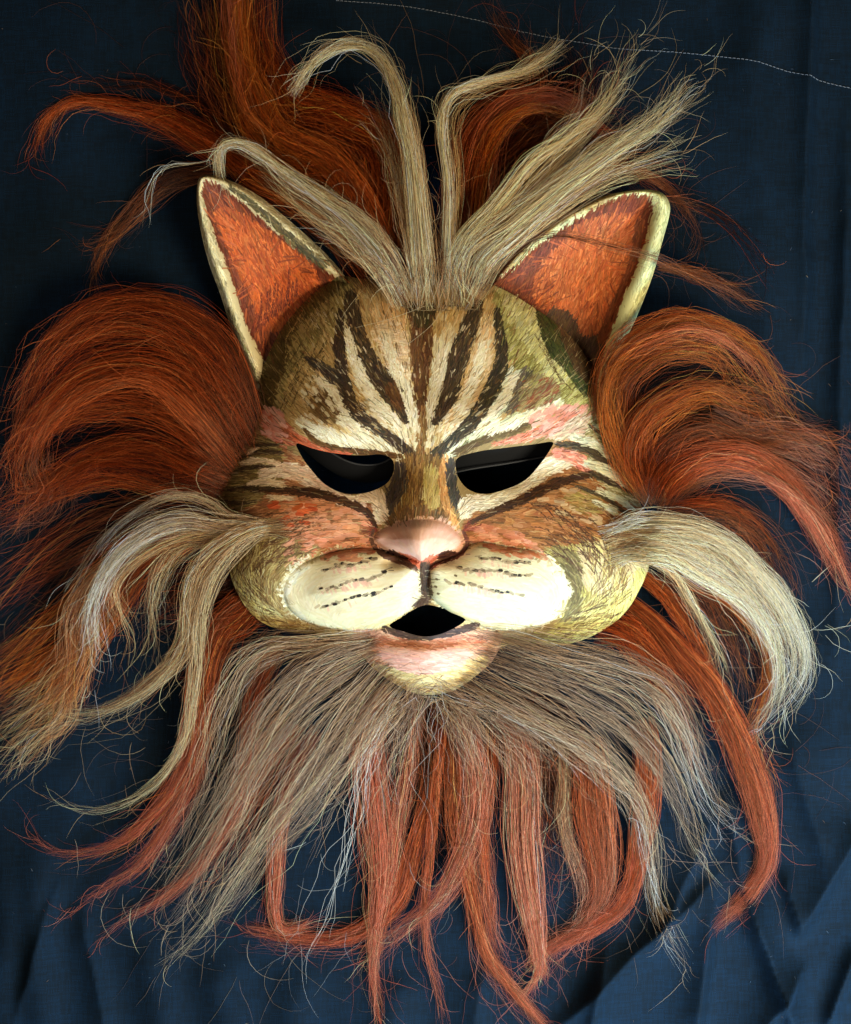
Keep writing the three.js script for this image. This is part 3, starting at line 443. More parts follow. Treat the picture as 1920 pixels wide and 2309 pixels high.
const whisk = (a, b, n, pink, dots) => { const ang = Math.atan2(b[1] - a[1], b[0] - a[0]); for (let k = 0; k < n * 1.6; k++) if (R() < pink) { const t = clamp(0.45 + G() * 0.3), q = onFace(lerp(a[0], b[0], t) + 4, lerp(a[1], b[1], t) + RR(4, 13)); dab(q[0], q[1], ang + 1.4 + G() * 0.4, RR(5, 11), RR(3, 6), vary([226, 166, 138], 0.05), 0.55); } for (let k = 0; k < n; k++) { const t = clamp(k / (n - 1) + G() * 0.03), x = lerp(a[0], b[0], t) + G() * 2, y = lerp(a[1], b[1], t) + Math.sin(t * 11 + a[0]) * 3 + G() * 2, p = onFace(x, y); dab(p[0], p[1], ang + G() * 0.5, RR(5, 10), RR(3, 7), vary(pick([[156, 134, 100], [132, 112, 84], [172, 148, 110]]), 0.1), 0.8); if (R() < dots) dab(p[0] + 2, p[1] - 1, ang, RR(2, 6), RR(3.5, 6.5), [46, 38, 31]); } };
whisk([730, 1284], [846, 1262], 22, 0.5, 0.45); whisk([722, 1330], [872, 1293], 26, 0.7, 0.25); whisk([716, 1370], [884, 1326], 26, 0.15, 0.4);
whisk([1082, 1257], [1195, 1272], 20, 0.3, 0.5); whisk([1036, 1281], [1199, 1298], 24, 0.6, 0.4); whisk([1006, 1308], [1180, 1345], 26, 0.7, 0.4);
for (const [x, y] of [[985, 1306], [983, 1323], [989, 1339], [1028, 1298], [734, 1260]]) { const p = onFace(x, y); dab(p[0], p[1], 0.4, 3, 4.5, [110, 92, 62]); }
// nose
fill(NOSE, [236, 180, 148]);
patch([[850, 1215], [895, 1185], [955, 1174], [1005, 1182], [1042, 1220], [1030, 1240], [950, 1270], [870, 1240]], [[236, 180, 148], [230, 170, 138], [240, 190, 158]], { dens: 1.1, v: 0.03, alpha: 0.5, wid: [4, 8] });
stripe([[900, 1250, 4], [932, 1264, 7], [952, 1274, 8], [975, 1260, 6], [1025, 1246, 3]], [[214, 124, 92], [200, 104, 72]], { dens: 1.4 });
stripe([[850, 1236, 2], [875, 1246, 5], [900, 1254, 6], [925, 1268, 3]], [[74, 44, 34], [58, 36, 28]], { dens: 1.7 });
stripe([[990, 1256, 4], [1010, 1250, 7], [1030, 1248, 3]], [[60, 36, 28], [80, 48, 34]], { dens: 1.8 });
stripe([[842, 1196, 3], [838, 1218, 4], [850, 1240, 4], [875, 1256, 5], [910, 1268, 5], [940, 1284, 5]], [[96, 62, 42], [80, 52, 38]], { dens: 2.4 });
stripe([[1046, 1200, 3], [1054, 1222, 4], [1046, 1242, 4], [1015, 1260, 5], [985, 1270, 5], [965, 1284, 5]], [[110, 64, 52], [90, 56, 42]], { dens: 2.4 });
stripe([[958, 1276, 9], [960, 1310, 8], [960, 1350, 9], [945, 1368, 10]], [[92, 72, 54], [78, 60, 46]], { dens: 3 });
// lip and chin
fill(CHIN, [206, 150, 112]);
patch([[810, 1430], [900, 1420], [1060, 1415], [1120, 1440], [1110, 1490], [1060, 1530], [985, 1562], [900, 1550], [830, 1490]], [[214, 160, 120], [206, 146, 110]], { dens: 1.2, dir: 0.05 });
patch([[840, 1500], [880, 1505], [960, 1520], [1040, 1500], [1100, 1480], [1060, 1530], [985, 1568], [910, 1556]], [[218, 190, 124], [210, 178, 108], [224, 200, 140]], { dens: 2 });
patch([[845, 1455], [900, 1462], [960, 1468], [1030, 1462], [1060, 1470], [1020, 1505], [950, 1520], [890, 1505]], [[226, 166, 140], [220, 156, 128], [232, 180, 154]], { dens: 1.6, dir: 0.05 });
stripe([[830, 1440, 8], [890, 1446, 9], [958, 1454, 9], [1030, 1446, 9], [1090, 1440, 8]], [[186, 112, 76], [168, 96, 62], [204, 136, 102]], { dens: 1.3, dir: 0.05 });
stripe([[865, 1417, 5], [905, 1430, 6], [958, 1438, 5], [1015, 1428, 6], [1075, 1410, 7]], [[84, 60, 44], [70, 50, 38]], { dens: 2.4 });
hairs([[[985, 1545], [968, 1560]], [[1000, 1520], [975, 1552], [955, 1563]]], [[110, 62, 34]], 2);
ctx.restore();
// a last pass of fine brush hairs that pick up the paint beneath
{
  const img = ctx.getImageData(0, 0, PW, PH).data;
  seed(99);
  for (let k = 0; k < 21000; k++) {
    const x = RR(430, 1520), y = RR(390, 1570), fl = flow(x, y), far = R() < 0.45 ? G() * 16 : 0, sx = clamp(x + Math.cos(fl) * far + G() * 3, 425, 1525), sy = clamp(y + Math.sin(fl) * far + G() * 3, 385, 1575), o = (Math.round(cvy(sy)) * PW + Math.round(cvx(sx))) * 4;
    const pad = (x > 690 && x < 940 && y > 1285 && y < 1405) || (x > 980 && x < 1235 && y > 1285 && y < 1400), nose = x > 850 && x < 1045 && y > 1180 && y < 1265;
    if (nose || (pad && R() < 0.9)) continue;
    const f = 1 + G() * 0.17, c = [img[o] * f, img[o + 1] * f, img[o + 2] * f];
    if (!inside(FACE, x, y) && far) continue;
    dab(x, y, fl + G() * 0.35, RR(4, 24), RR(0.8, 2.4), c, 0.65, G() * 0.2);
  }
}
{ // fine dark and pale hairs drawn on top
  seed(311);
  const avoid = (x, y) => y > 1245 && y < 1430 && x > 640 && x < 1284 || (x > 845 && x < 1048 && y > 1165 && y < 1290) || y > 1440;
  for (let k = 0; k < 4200; k++) { const x = RR(480, 1470), y = RR(640, 1440); if (avoid(x, y) || !inside(FACE, x, y)) continue; const dark = R() < 0.6, edge = clamp(-sdf(FACE, x, y) / 140), a = flow(x, y) + G() * 0.2; if (R() < edge * 0.55) continue; dab(x, y, a, RR(12, 30), RR(0.8, 1.6), dark ? vary([70, 52, 28], 0.2) : vary([222, 202, 146], 0.1), dark ? 0.6 : 0.5, G() * 0.25); }
}
const paintMap = new THREE.CanvasTexture(canvas); paintMap.colorSpace = THREE.SRGBColorSpace;
const reliefMap = new THREE.CanvasTexture(relief);
const paint = new THREE.MeshPhysicalMaterial({ map: paintMap, bumpMap: reliefMap, bumpScale: 0.0005, roughness: 0.6, specularIntensity: 0.3, side: THREE.DoubleSide });
const satin = new THREE.MeshPhysicalMaterial({ map: paintMap, bumpMap: reliefMap, bumpScale: 0.00012, roughness: 0.5, specularIntensity: 0.35, side: THREE.DoubleSide });

// ------------------------------------------------------------------ the mask: shell
const mask = new THREE.Group(); mask.name = 'cat_mask';
mask.userData = { label: 'painted tabby cat mask with orange ears and long red, straw and taupe hair', category: 'mask' };
scene.add(mask);
const hole = (x, y) => Math.max(sdf(FACE, x, y), -sdf(EYES[0], x, y), -sdf(EYES[1], x, y), -sdf(MOUTH, x, y));
const S1 = 4;
{
  const cut = (x, y) => Math.max(hole(x, y), -sdf(NOSE, x, y), -sdf(PADS[0], x, y), -sdf(PADS[1], x, y), -sdf(CHIN, x, y));
  part(mask, 'face_shell', sheet(470, 600, 1490, 1590, S1, cut, faceH), paint);
  part(mask, 'nose', sheet(830, 1150, 1060, 1300, 2.5, (x, y) => Math.max(hole(x, y), sdf(NOSE, x, y)), faceH), satin, 'smooth pink nose');
  for (const p of PADS) part(mask, 'muzzle_pad', sheet(620, 1210, 1300, 1445, 3, (x, y) => Math.max(hole(x, y), sdf(p, x, y), -sdf(NOSE, x, y)), faceH), satin, p === PADS[0] ? 'cream muzzle pad left of the nose groove' : 'cream muzzle pad right of the nose groove');
  part(mask, 'chin', sheet(780, 1400, 1150, 1590, 3, (x, y) => Math.max(hole(x, y), sdf(CHIN, x, y), -sdf(PADS[0], x, y), -sdf(PADS[1], x, y)), faceH), satin, 'pink lower lip and cream chin');
  EARS.forEach((e, k) => {
    const b = k ? [1100, 410, 1530, 900] : [425, 380, 810, 900];
    const ear = part(mask, 'ear', sheet(...b, 3, (x, y) => Math.max(sdf(e.out, x, y), -sdf(e.lin, x, y)), (x, y) => earH(e, x, y), 4), paint);
    part(ear, 'ear_lining', sheet(...b, 3, (x, y) => sdf(e.lin, x, y), (x, y) => earH(e, x, y), 4), paint, 'orange ear lining with a dark red brown border');
  });
}
// black head straps behind the eye holes
{
  const strapMat = new THREE.MeshPhysicalMaterial({ color: new THREE.Color(0.01, 0.011, 0.012), roughness: 0.8, specularIntensity: 0.3, side: THREE.DoubleSide });
  const band = (pts, wid, cup) => {
    const c = new THREE.CatmullRomCurve3(pts.map(([x, y, h]) => { const p = toPlan(x, y, h); return world(p[0], p[1], h); })), pos = [], idx = [], n = 40, m = 8;
    for (let i = 0; i <= n; i++) { const p = c.getPoint(i / n), t = c.getTangent(i / n), s = new THREE.Vector3(-t.z, 0, t.x).normalize(); for (let j = 0; j <= m; j++) { const a = (j / m) * Math.PI * 2, q = p.clone().addScaledVector(s, Math.cos(a) * wid * K / 2); q.y += Math.sin(a) * 0.0016 + cup * Math.cos(a) * 0.001; pos.push(q.x, q.y, q.z); } }
    for (let i = 0; i < n; i++) for (let j = 0; j < m; j++) { const o = i * (m + 1) + j; idx.push(o, o + m + 1, o + 1, o + 1, o + m + 1, o + m + 2); }
    const g = new THREE.BufferGeometry(); g.setAttribute('position', new THREE.Float32BufferAttribute(pos, 3)); g.setIndex(idx); g.computeVertexNormals(); return g;
  };
  const edgeMat = new THREE.MeshStandardMaterial({ color: new THREE.Color(0.05, 0.055, 0.06), roughness: 0.8 });
  const edge = (strap, pts) => part(strap, 'strap_edge', new THREE.TubeGeometry(new THREE.CatmullRomCurve3(pts.map(([x, y, h]) => { const p = toPlan(x, y, h); return world(p[0], p[1], h); })), 40, 0.0005, 6), edgeMat);
  const left = part(mask, 'head_strap', band([[640, 940, 10], [735, 1030, 22], [800, 1064, 27], [860, 1064, 28], [915, 1030, 24]], 40, -3), strapMat, 'black curved strap behind the left eye hole');
  edge(left, [[650, 930, 14], [735, 1012, 24], [800, 1045, 30], [855, 1046, 31], [900, 1022, 28]]);
  const right = part(mask, 'head_strap', band([[970, 1056, 20], [1060, 1036, 26], [1150, 1022, 26], [1260, 1004, 20], [1320, 994, 14]], 40, -3), strapMat, 'black straight strap behind the right eye hole');
  edge(right, [[980, 1076, 22], [1060, 1058, 27], [1150, 1044, 27], [1250, 1026, 22]]);
}
// ------------------------------------------------------------------ hair: every lock is a part of its tuft
const hairMat = new THREE.MeshPhysicalMaterial({ vertexColors: true, roughness: 0.34, specularIntensity: 0.6 });
const copperMat = new THREE.MeshPhysicalMaterial({ vertexColors: true, roughness: 0.3, specularIntensity: 1, specularColor: new THREE.Color(1, 0.62, 0.36) });
const COPPER = ['root', 'red', 'deep', 'gold', 'orange', 'rose', 'rust'], MIX = { root: 'rust', red: 'gold', deep: 'rust', gold: 'brown', orange: 'tan', rose: 'tan', rust: 'brown', straw: 'taupeLight', tan: 'brown', pale: 'tan', taupe: 'tan', taupeLight: 'brown', silver: 'taupe', brown: 'gold' };
const PAL = {
  root: [[102, 36, 11], [80, 26, 8], [126, 50, 17], [60, 20, 6]],  // mane darkened near the mask, whose shadow is put into this colour
  red: [[136, 56, 20], [112, 43, 15], [160, 74, 32], [92, 34, 12]],
  deep: [[52, 20, 8], [40, 14, 6], [68, 27, 11]],  // dark red under-hair, with shade between the locks put into its colour
  gold: [[190, 100, 37], [169, 81, 29], [202, 124, 55], [147, 65, 22]],
  orange: [[187, 96, 69], [170, 81, 55], [198, 116, 88], [147, 65, 43]],
  rose: [[181, 114, 86], [167, 96, 69], [192, 136, 109], [139, 73, 50]],
  rust: [[172, 76, 34], [146, 58, 24], [196, 100, 52], [112, 42, 16]],
  straw: [[228, 198, 142], [215, 179, 122], [235, 212, 165], [196, 157, 105], [220, 188, 136]],
  tan: [[209, 168, 115], [188, 145, 94], [223, 190, 139], [162, 117, 75]],
  pale: [[246, 236, 198], [236, 222, 176], [250, 244, 220], [222, 204, 156]],
  taupe: [[153, 121, 95], [132, 102, 78], [174, 144, 115], [108, 81, 62], [191, 162, 132]],
  taupeLight: [[180, 150, 114], [162, 132, 99], [198, 171, 133], [135, 106, 79]],
  silver: [[194, 188, 173], [177, 171, 157], [206, 200, 184], [151, 144, 131]],
  brown: [[117, 68, 40], [97, 56, 32], [137, 86, 56], [79, 45, 27]],
};
function cr(p, t) { // Catmull-Rom through rows of numbers, uniform in row index
  const n = p.length - 1, f = clamp(t, 0, 1) * n, i = Math.min(n - 1, Math.floor(f)), u = f - i, a = p[Math.max(0, i - 1)], b = p[i], c = p[i + 1], d = p[Math.min(n, i + 2)], r = [];
  for (let k = 0; k < b.length; k++) r.push(0.5 * (2 * b[k] + (c[k] - a[k]) * u + (2 * a[k] - 5 * b[k] + 4 * c[k] - d[k]) * u * u + (3 * b[k] - a[k] - 3 * c[k] + d[k]) * u * u * u));
  return r;
}
const floorAt = (x, y) => clothAt(x, y) + 0.35;
let triangles = 0;
class Strands {
  constructor() { this.p = []; this.n = []; this.c = []; this.i = []; this.v = 0; }
  add(pts, r, c0, c1) { // pts in plan units and mm; r in mm
    const m = pts.length, W = pts.map((q) => world(q[0], q[1], q[2]));
    for (let k = 0; k < m; k++) {
      const a = W[Math.max(0, k - 1)], b = W[Math.min(m - 1, k + 1)];
      let tx = b.x - a.x, ty = b.y - a.y, tz = b.z - a.z; const L = Math.hypot(tx, ty, tz) || 1; tx /= L; ty /= L; tz /= L;
      let sx = -tz, sz = tx; const sl = Math.hypot(sx, sz) || 1; sx /= sl; sz /= sl;           // side, level
      const ux = -sz * ty, uy = sz * tx - sx * tz, uz = sx * ty, t = k / (m - 1), rad = r * 0.001 * lerp(0.55, 1, smooth(0, 0.12, t)) * (1 - 0.7 * t * t) * (k === m - 1 ? 0.5 : 1);
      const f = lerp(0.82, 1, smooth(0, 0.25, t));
      for (let q = 0; q < 3; q++) {
        const A = q * 2.0943951 + 1.5708, cs = Math.cos(A), sn = Math.sin(A), nx = sx * cs + ux * sn, ny = uy * sn, nz = sz * cs + uz * sn;
        this.p.push(W[k].x + nx * rad, W[k].y + ny * rad, W[k].z + nz * rad); this.n.push(nx, ny, nz);
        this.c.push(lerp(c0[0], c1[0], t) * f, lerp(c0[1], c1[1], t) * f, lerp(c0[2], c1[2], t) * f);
      }
      if (k) { const o = this.v + (k - 1) * 3; for (let q = 0; q < 3; q++) { const s = o + q, e = o + (q + 1) % 3; this.i.push(s, s + 3, e, e, s + 3, e + 3); } }
    }
    this.v += m * 3;
  }
  geometry() {
    triangles += this.i.length / 3;
    const g = new THREE.BufferGeometry();
    g.setAttribute('position', new THREE.Float32BufferAttribute(this.p, 3)); g.setAttribute('normal', new THREE.Float32BufferAttribute(this.n, 3)); g.setAttribute('color', new THREE.Float32BufferAttribute(this.c, 3)); g.setIndex(this.i);
    return g;
  }
}
const linear = (c) => c.map((v) => lin(clamp(v, 0, 255)));
let lockSeed = 1000;
const DENS = 0.8;
// rows: [x, y, height mm, half width], as seen; opts: d density, clump, fly, wave, tip (palette of the ends), flat, stray
const n1 = (x, s) => { const i = Math.floor(x), u = x - i, t = u * u * (3 - 2 * u); return lerp(hash2(i, s), hash2(i + 1, s), t) - 0.5; };
function lock(parent, pal, rows, o = {}) {
  seed(lockSeed += 17);
  const { d = 9, clump = 0.8, fly = 0.14, wave = 1, tip, flat = 0.55, r = 0.105, short = 0.5, spread = 0.34, label, rootSpread = 0.1, top = false, splay = 1, ws = 1 } = o;
  const P = rows.map(([x, y, h, w]) => [...toPlan(x, y, h), h, w * ws]);
  { const a = P[P.length - 2], b = P[P.length - 1], z = P[Math.max(0, P.length - 3)], e = o.ext ?? (short > 0.3 ? 1 : 0.35); P.push(b.map((v, k) => k < 2 ? v + ((v - a[k]) + 0.5 * ((v - a[k]) - (a[k] - z[k]))) * 0.8 * e : k === 2 ? Math.max(2, v - 0.5) : v * 0.9)); }
  let len = 0; for (let i = 1; i < P.length; i++) len += Math.hypot(P[i][0] - P[i - 1][0], P[i][1] - P[i - 1][1]);
  const wm = P.reduce((a, p) => a + p[3], 0) / P.length, n = Math.max(8, Math.round(wm * d * DENS)), seg = Math.round(clamp(len / 36, 8, 20));
  const Kc = Math.max(3, Math.round(n / 7.5)), clumps = [];
  for (let k = 0; k < Kc; k++) { const a = R() * 6.283, q = Math.sqrt(R()); clumps.push({ a: Math.cos(a) * q, b: Math.sin(a) * q, s: Math.floor(R() * 1e6), end: 1 - R() * short * 0.7, peel: G() + 0.5 * Math.cos(a) * q, v: G() * 0.3, rc: RR(0.06, 0.3) }); }
  const S = new Strands(), colors = PAL[pal], tips = tip && PAL[tip];
  for (let s = 0; s < n; s++) {
    const cl = clumps[Math.floor(R() * Kc)], a = R() * 6.283, q = Math.sqrt(R()), a0 = Math.cos(a) * q, b0 = Math.sin(a) * q;
    const stray = R() < fly, loose = stray || R() < 0.3, t0 = top ? R() * rootSpread * 1.6 : R() * R() * rootSpread * 2, t1 = clamp(cl.end * (1 - R() * R() * short - R() * 0.1), t0 + 0.25, 1), sd = Math.floor(R() * 1e6), dx = G(), dy = G(), sa = G() * 0.9, sb = G() * 0.9, tight = (loose ? 0.25 : 1) * clump * RR(0.75, 1), drift = G() * 0.6, peel = cl.peel + dx * 0.5 + (loose ? G() * 0.8 : 0);
    const pts = [], m = stray ? seg + 3 : seg;
    for (let k = 0; k <= m; k++) {
      const t = lerp(t0, t1, k / m), c = cr(P, Math.min(t, 1)), e = cr(P, Math.min(1, t + 0.02)), b = cr(P, Math.max(0, t - 0.02));
      let tx = e[0] - b[0], ty = e[1] - b[1]; const L = Math.hypot(tx, ty) || 1; tx /= L; ty /= L;
      const g = tight * smooth(0, 0.4, t), w = Math.max(1.2, c[3]), rel = t - t0, sp = Math.pow(smooth(0.3, 1.05, t), 1.3);
      const ca = cl.a + n1(t * 2.6, cl.s) * 1.5 + cl.rc * sa * (1 - 0.45 * t), cb = cl.b + n1(t * 3, cl.s + 7) * 1.1 + cl.rc * sb;
      let off = w * 1.12 * (lerp(a0 * (loose ? 1.3 : 1), ca, g) + drift * (t - 0.45) * smooth(0, 0.15, t)) + peel * spread * splay * sp * (w * 0.9 + 6);
      const fz = smooth(0, 0.25, rel);
      off += wave * fz * (n1(t * len / 85, sd) * 15 + n1(t * len / 30, sd + 3) * 4.2) * (stray ? 2 : 1);
      if (stray) off += (dx * 0.09 * len + n1(t * 3, sd + 9) * 40) * Math.pow(Math.max(0, rel), 1.5);
      else off += dx * 11 * Math.pow(smooth(0.75, 1, k / m), 1.4);
      const up = lerp(b0, cb, g), along = (stray ? dy * 16 : 0) * rel, x = c[0] - ty * off + tx * along, y = c[1] + tx * off + ty * along;
      let h = c[2] + up * w * K * 1000 * flat + wave * fz * n1(t * len / 60, sd + 5) * 1.1 + (stray ? (Math.abs(dy) * 4 + 0.8) * rel : 0);
      if (top) { const f = topAt(x, y); if (f > 0) h = Math.max(t < 0.22 ? lerp(f + 0.3 + (b0 + 1) * 0.5, h, smooth(0.02, 0.22, t)) : h, f + 0.3); }
      pts.push([x, y, Math.max(h, floorAt(x, y))]);
    }
    const v = 1.08 * (1 + cl.v + G() * 0.26) * (R() < 0.08 ? 1.4 : 1), mixed = R() < 0.1, c0 = linear(pick(mixed ? PAL[MIX[pal]] : colors).map((x) => x * v)), c1 = tips && !mixed ? linear(pick(tips).map((x) => x * v)) : c0;  // a few strands brightened, glints put into the hair colour
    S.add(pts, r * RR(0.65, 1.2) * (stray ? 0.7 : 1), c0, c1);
  }
  const fuzz = Math.round(n * (o.fuzz ?? 0.3));
  for (let s = 0; s < fuzz; s++) { // short hairs that lie across the lock
    const t = RR(0.05, 0.95), c = cr(P, t), e = cr(P, Math.min(1, t + 0.02)), b = cr(P, Math.max(0, t - 0.02)), w = Math.max(2, c[3]), off = (R() * 2 - 1) * w * 1.1, L = RR(30, 120), m = 7, sd = Math.floor(R() * 1e6), turn = G() * 2.2, pts = [];
    let dir = Math.atan2(e[1] - b[1], e[0] - b[0]) + G() * 0.75 - turn * 0.3, x = c[0] - Math.sin(dir) * off, y = c[1] + Math.cos(dir) * off; const h0 = c[2] + w * K * 1000 * flat * Math.sqrt(Math.max(0, 1 - (off / w / 1.1) ** 2));
    for (let k = 0; k <= m; k++) { let h = h0 + 1.2 * Math.sin((k / m) * 3.14) - 1.2 * k / m; if (top) { const f = topAt(x, y); if (f > 0) h = Math.max(h, f + 0.4); } pts.push([x, y, Math.max(h, floorAt(x, y))]); dir += turn / m + n1(k * 0.8, sd) * 0.5; x += Math.cos(dir) * L / m; y += Math.sin(dir) * L / m; }
    const v = RR(0.85, 1.35), c0 = linear(pick(R() < 0.3 ? PAL[MIX[pal]] : tips && t > 0.5 ? tips : colors).map((q) => q * v)); S.add(pts, RR(0.06, 0.1), c0, c0);
  }
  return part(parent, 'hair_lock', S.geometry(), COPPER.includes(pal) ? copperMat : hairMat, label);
}
// height of the mask's front under a point, 0 beside it
const TW = 290, TH = 300, topGrid = new Float32Array(TW * TH);
for (let j = 0; j < TH; j++) for (let i = 0; i < TW; i++) { const x = 420 + i * 4, y = 390 + j * 4; let f = 0; for (const e of EARS) if (inside(e.out, x, y)) f = Math.max(f, earH(e, x, y)); if (inside(FACE, x, y)) f = Math.max(f, faceH(x, y)); topGrid[j * TW + i] = f; }
const topAt = (x, y) => { const i = Math.round((x - 420) / 4), j = Math.round((y - 390) / 4); return i < 0 || j < 0 || i >= TW || j >= TH ? 0 : topGrid[j * TW + i]; };
const tuft = (label) => group(mask, 'hair_tuft', label);

// crown, left: dark red sweeping up and out
const crownL = tuft('red brown hair rising over the left ear');
lock(crownL, 'deep', [[890, 640, 34, 60], [830, 540, 30, 75], [720, 440, 24, 70], [600, 380, 18, 55], [510, 350, 12, 30]], { d: 8 });
lock(crownL, 'deep', [[900, 620, 34, 50], [870, 500, 30, 60], [800, 380, 25, 70], [690, 290, 20, 60], [600, 200, 14, 40], [560, 60, 10, 40]], { d: 7 });
lock(crownL, 'red', [[880, 600, 36, 40], [885, 420, 36, 40], [858, 318, 34, 40], [765, 262, 28, 44], [668, 228, 22, 40], [622, 165, 16, 38], [585, 80, 14, 40], [572, -80, 12, 44], [560, -260, 10, 46]], { d: 10, clump: 0.6 });
lock(crownL, 'red', [[860, 580, 36, 50], [775, 430, 36, 52], [690, 360, 32, 48], [600, 305, 26, 40], [560, 235, 20, 30], [538, 130, 16, 30], [520, -80, 12, 34], [510, -260, 10, 36]], { d: 11, clump: 0.6, tip: 'gold' });
lock(crownL, 'rust', [[870, 560, 38, 34], [810, 440, 40, 36], [740, 350, 36, 36], [640, 300, 30, 32], [590, 210, 24, 22], [556, 110, 18, 26], [548, -80, 14, 30], [545, -260, 12, 30]], { d: 10, tip: 'gold' });
lock(crownL, 'gold', [[640, 330, 32, 8], [560, 250, 30, 10], [532, 150, 26, 11], [520, 60, 22, 13], [514, -80, 18, 14], [510, -260, 16, 14]], { d: 9, tip: 'orange' });
lock(crownL, 'brown', [[590, 270, 14, 12], [520, 150, 8, 18], [470, 60, 5, 20], [455, -20, 4, 22]], { d: 5, fly: 0.5, spread: 0.8 });
lock(crownL, 'red', [[900, 520, 40, 34], [905, 400, 40, 40], [870, 300, 36, 36], [800, 262, 32, 24], [720, 250, 28, 18]], { d: 9 });
lock(crownL, 'red', [[860, 600, 40, 40], [770, 490, 40, 46], [660, 430, 34, 40], [560, 385, 24, 32], [500, 340, 16, 24], [430, 290, 10, 24], [360, 258, 6, 20]], { d: 9, clump: 0.6 });
lock(crownL, 'rust', [[560, 370, 18, 22], [484, 326, 13, 30], [385, 271, 9, 27], [300, 246, 7, 18], [209, 228, 5, 11], [150, 235, 4, 9], [104, 275, 3, 10], [84, 320, 2, 14], [74, 370, 2, 18]], { d: 12, clump: 0.8, label: 'thin red brown lock trailing to the upper left' });
lock(crownL, 'deep', [[520, 300, 10, 18], [440, 235, 6, 16], [340, 190, 4, 14], [240, 192, 3, 14], [150, 165, 2, 12]], { d: 3.5, fly: 0.6, spread: 0.8 });
lock(crownL, 'brown', [[520, 390, 16, 14], [440, 392, 10, 18], [385, 405, 7, 22], [335, 440, 5, 20], [290, 490, 4, 16], [245, 545, 3, 14], [216, 605, 2, 7], [212, 655, 2, 4]], { d: 9, fly: 0.2, label: 'wispy brown lock beside the left ear tip' });
lock(crownL, 'brown', [[470, 400, 10, 10], [380, 430, 6, 14], [300, 500, 4, 16], [230, 545, 3, 22], [160, 545, 2, 18]], { d: 3, fly: 0.5, spread: 1 });
lock(crownL, 'deep', [[560, 380, 14, 30], [500, 260, 8, 30], [430, 150, 5, 26], [400, 60, 3, 30]], { d: 2, fly: 0.6, spread: 1 });

// crown, right
const crownR = tuft('red brown hair rising over the right ear');
lock(crownR, 'deep', [[1040, 640, 34, 50], [1070, 480, 30, 66], [1150, 360, 24, 66], [1240, 290, 18, 50], [1320, 270, 12, 36]], { d: 8 });
lock(crownR, 'deep', [[1050, 640, 32, 46], [1150, 510, 30, 60], [1260, 440, 24, 50], [1350, 410, 16, 36], [1420, 400, 10, 26]], { d: 9 });
lock(crownR, 'rust', [[1050, 600, 36, 36], [1075, 420, 36, 42], [1100, 310, 32, 36], [1152, 245, 27, 28], [1224, 222, 22, 22], [1282, 235, 17, 18], [1334, 275, 13, 14], [1372, 320, 10, 12]], { d: 12, tip: 'orange', clump: 0.6 });
lock(crownR, 'rust', [[1030, 620, 36, 40], [1050, 430, 34, 40], [1070, 320, 30, 34], [1130, 250, 24, 28], [1210, 230, 18, 26], [1280, 260, 13, 22]], { d: 8 });
lock(crownR, 'brown', [[1040, 560, 34, 24], [1053, 357, 28, 34], [1120, 262, 20, 38], [1200, 200, 13, 26], [1190, 140, 8, 16], [1152, 84, 5, 13], [1105, 10, 4, 16]], { d: 8, fly: 0.25 });
lock(crownR, 'deep', [[1130, 400, 24, 30], [1220, 300, 16, 40], [1290, 220, 9, 46], [1300, 130, 5, 40]], { d: 5, fly: 0.4, spread: 0.8 });
lock(crownR, 'deep', [[1180, 400, 20, 30], [1280, 330, 12, 40], [1380, 340, 8, 36], [1460, 380, 5, 30]], { d: 6, fly: 0.4, spread: 0.7 });
lock(crownR, 'rust', [[1125, 520, 34, 26], [1235, 412, 30, 24], [1345, 378, 24, 18], [1433, 385, 19, 11], [1499, 420, 14, 9], [1545, 470, 11, 9], [1574, 530, 8, 8], [1558, 590, 6, 8]], { d: 8, fly: 0.3, tip: 'brown' });
lock(crownR, 'brown', [[1180, 545, 50, 7], [1268, 530, 50, 7], [1372, 555, 49, 8], [1488, 590, 45, 9], [1565, 627, 30, 11], [1647, 667, 18, 13], [1700, 702, 10, 14]], { d: 4, fly: 0.3, r: 0.09, label: 'thin brown wisp lying across the right ear' });
lock(crownR, 'brown', [[1480, 600, 40, 7], [1560, 615, 22, 12], [1620, 640, 12, 14], [1690, 680, 8, 16]], { d: 8, fly: 0.35 });
lock(crownR, 'deep', [[1455, 440, 18, 8], [1560, 460, 10, 12], [1650, 510, 6, 16], [1725, 600, 4, 14]], { d: 2.5, fly: 0.6, spread: 1 });
lock(crownR, 'gold', [[1070, 500, 40, 14], [1092, 370, 38, 18], [1135, 285, 34, 16], [1200, 246, 28, 12], [1270, 262, 22, 9]], { d: 7, clump: 0.8 });

// crown, straw locks on top
const crest = tuft('straw coloured locks rising from the forehead');
lock(crest, 'straw', [[968, 694, 47, 36], [955, 600, 55, 34], [944, 495, 58, 30], [929, 360, 56, 24], [907, 255, 52, 20], [890, 190, 48, 18], [858, 130, 43, 17], [808, 101, 39, 16], [759, 106, 36, 15], [715, 134, 34, 12], [682, 172, 32, 7], [661, 212, 31, 3]], { ws: 0.64, splay: 2.2, wave: 1.1, d: 11.6, top: true, clump: 0.45, fly: 0.08, short: 0.1, spread: 0.1, label: 'straw lock bent over in a loop' });
lock(crest, 'tan', [[975, 694, 46, 34], [962, 600, 52, 36], [958, 495, 54, 30], [944, 360, 50, 24], [930, 270, 45, 22], [914, 215, 40, 26], [890, 150, 34, 30]], { ws: 0.64, splay: 2.2, wave: 1.1, d: 3.8, top: true, clump: 0.5, fly: 0.25 });
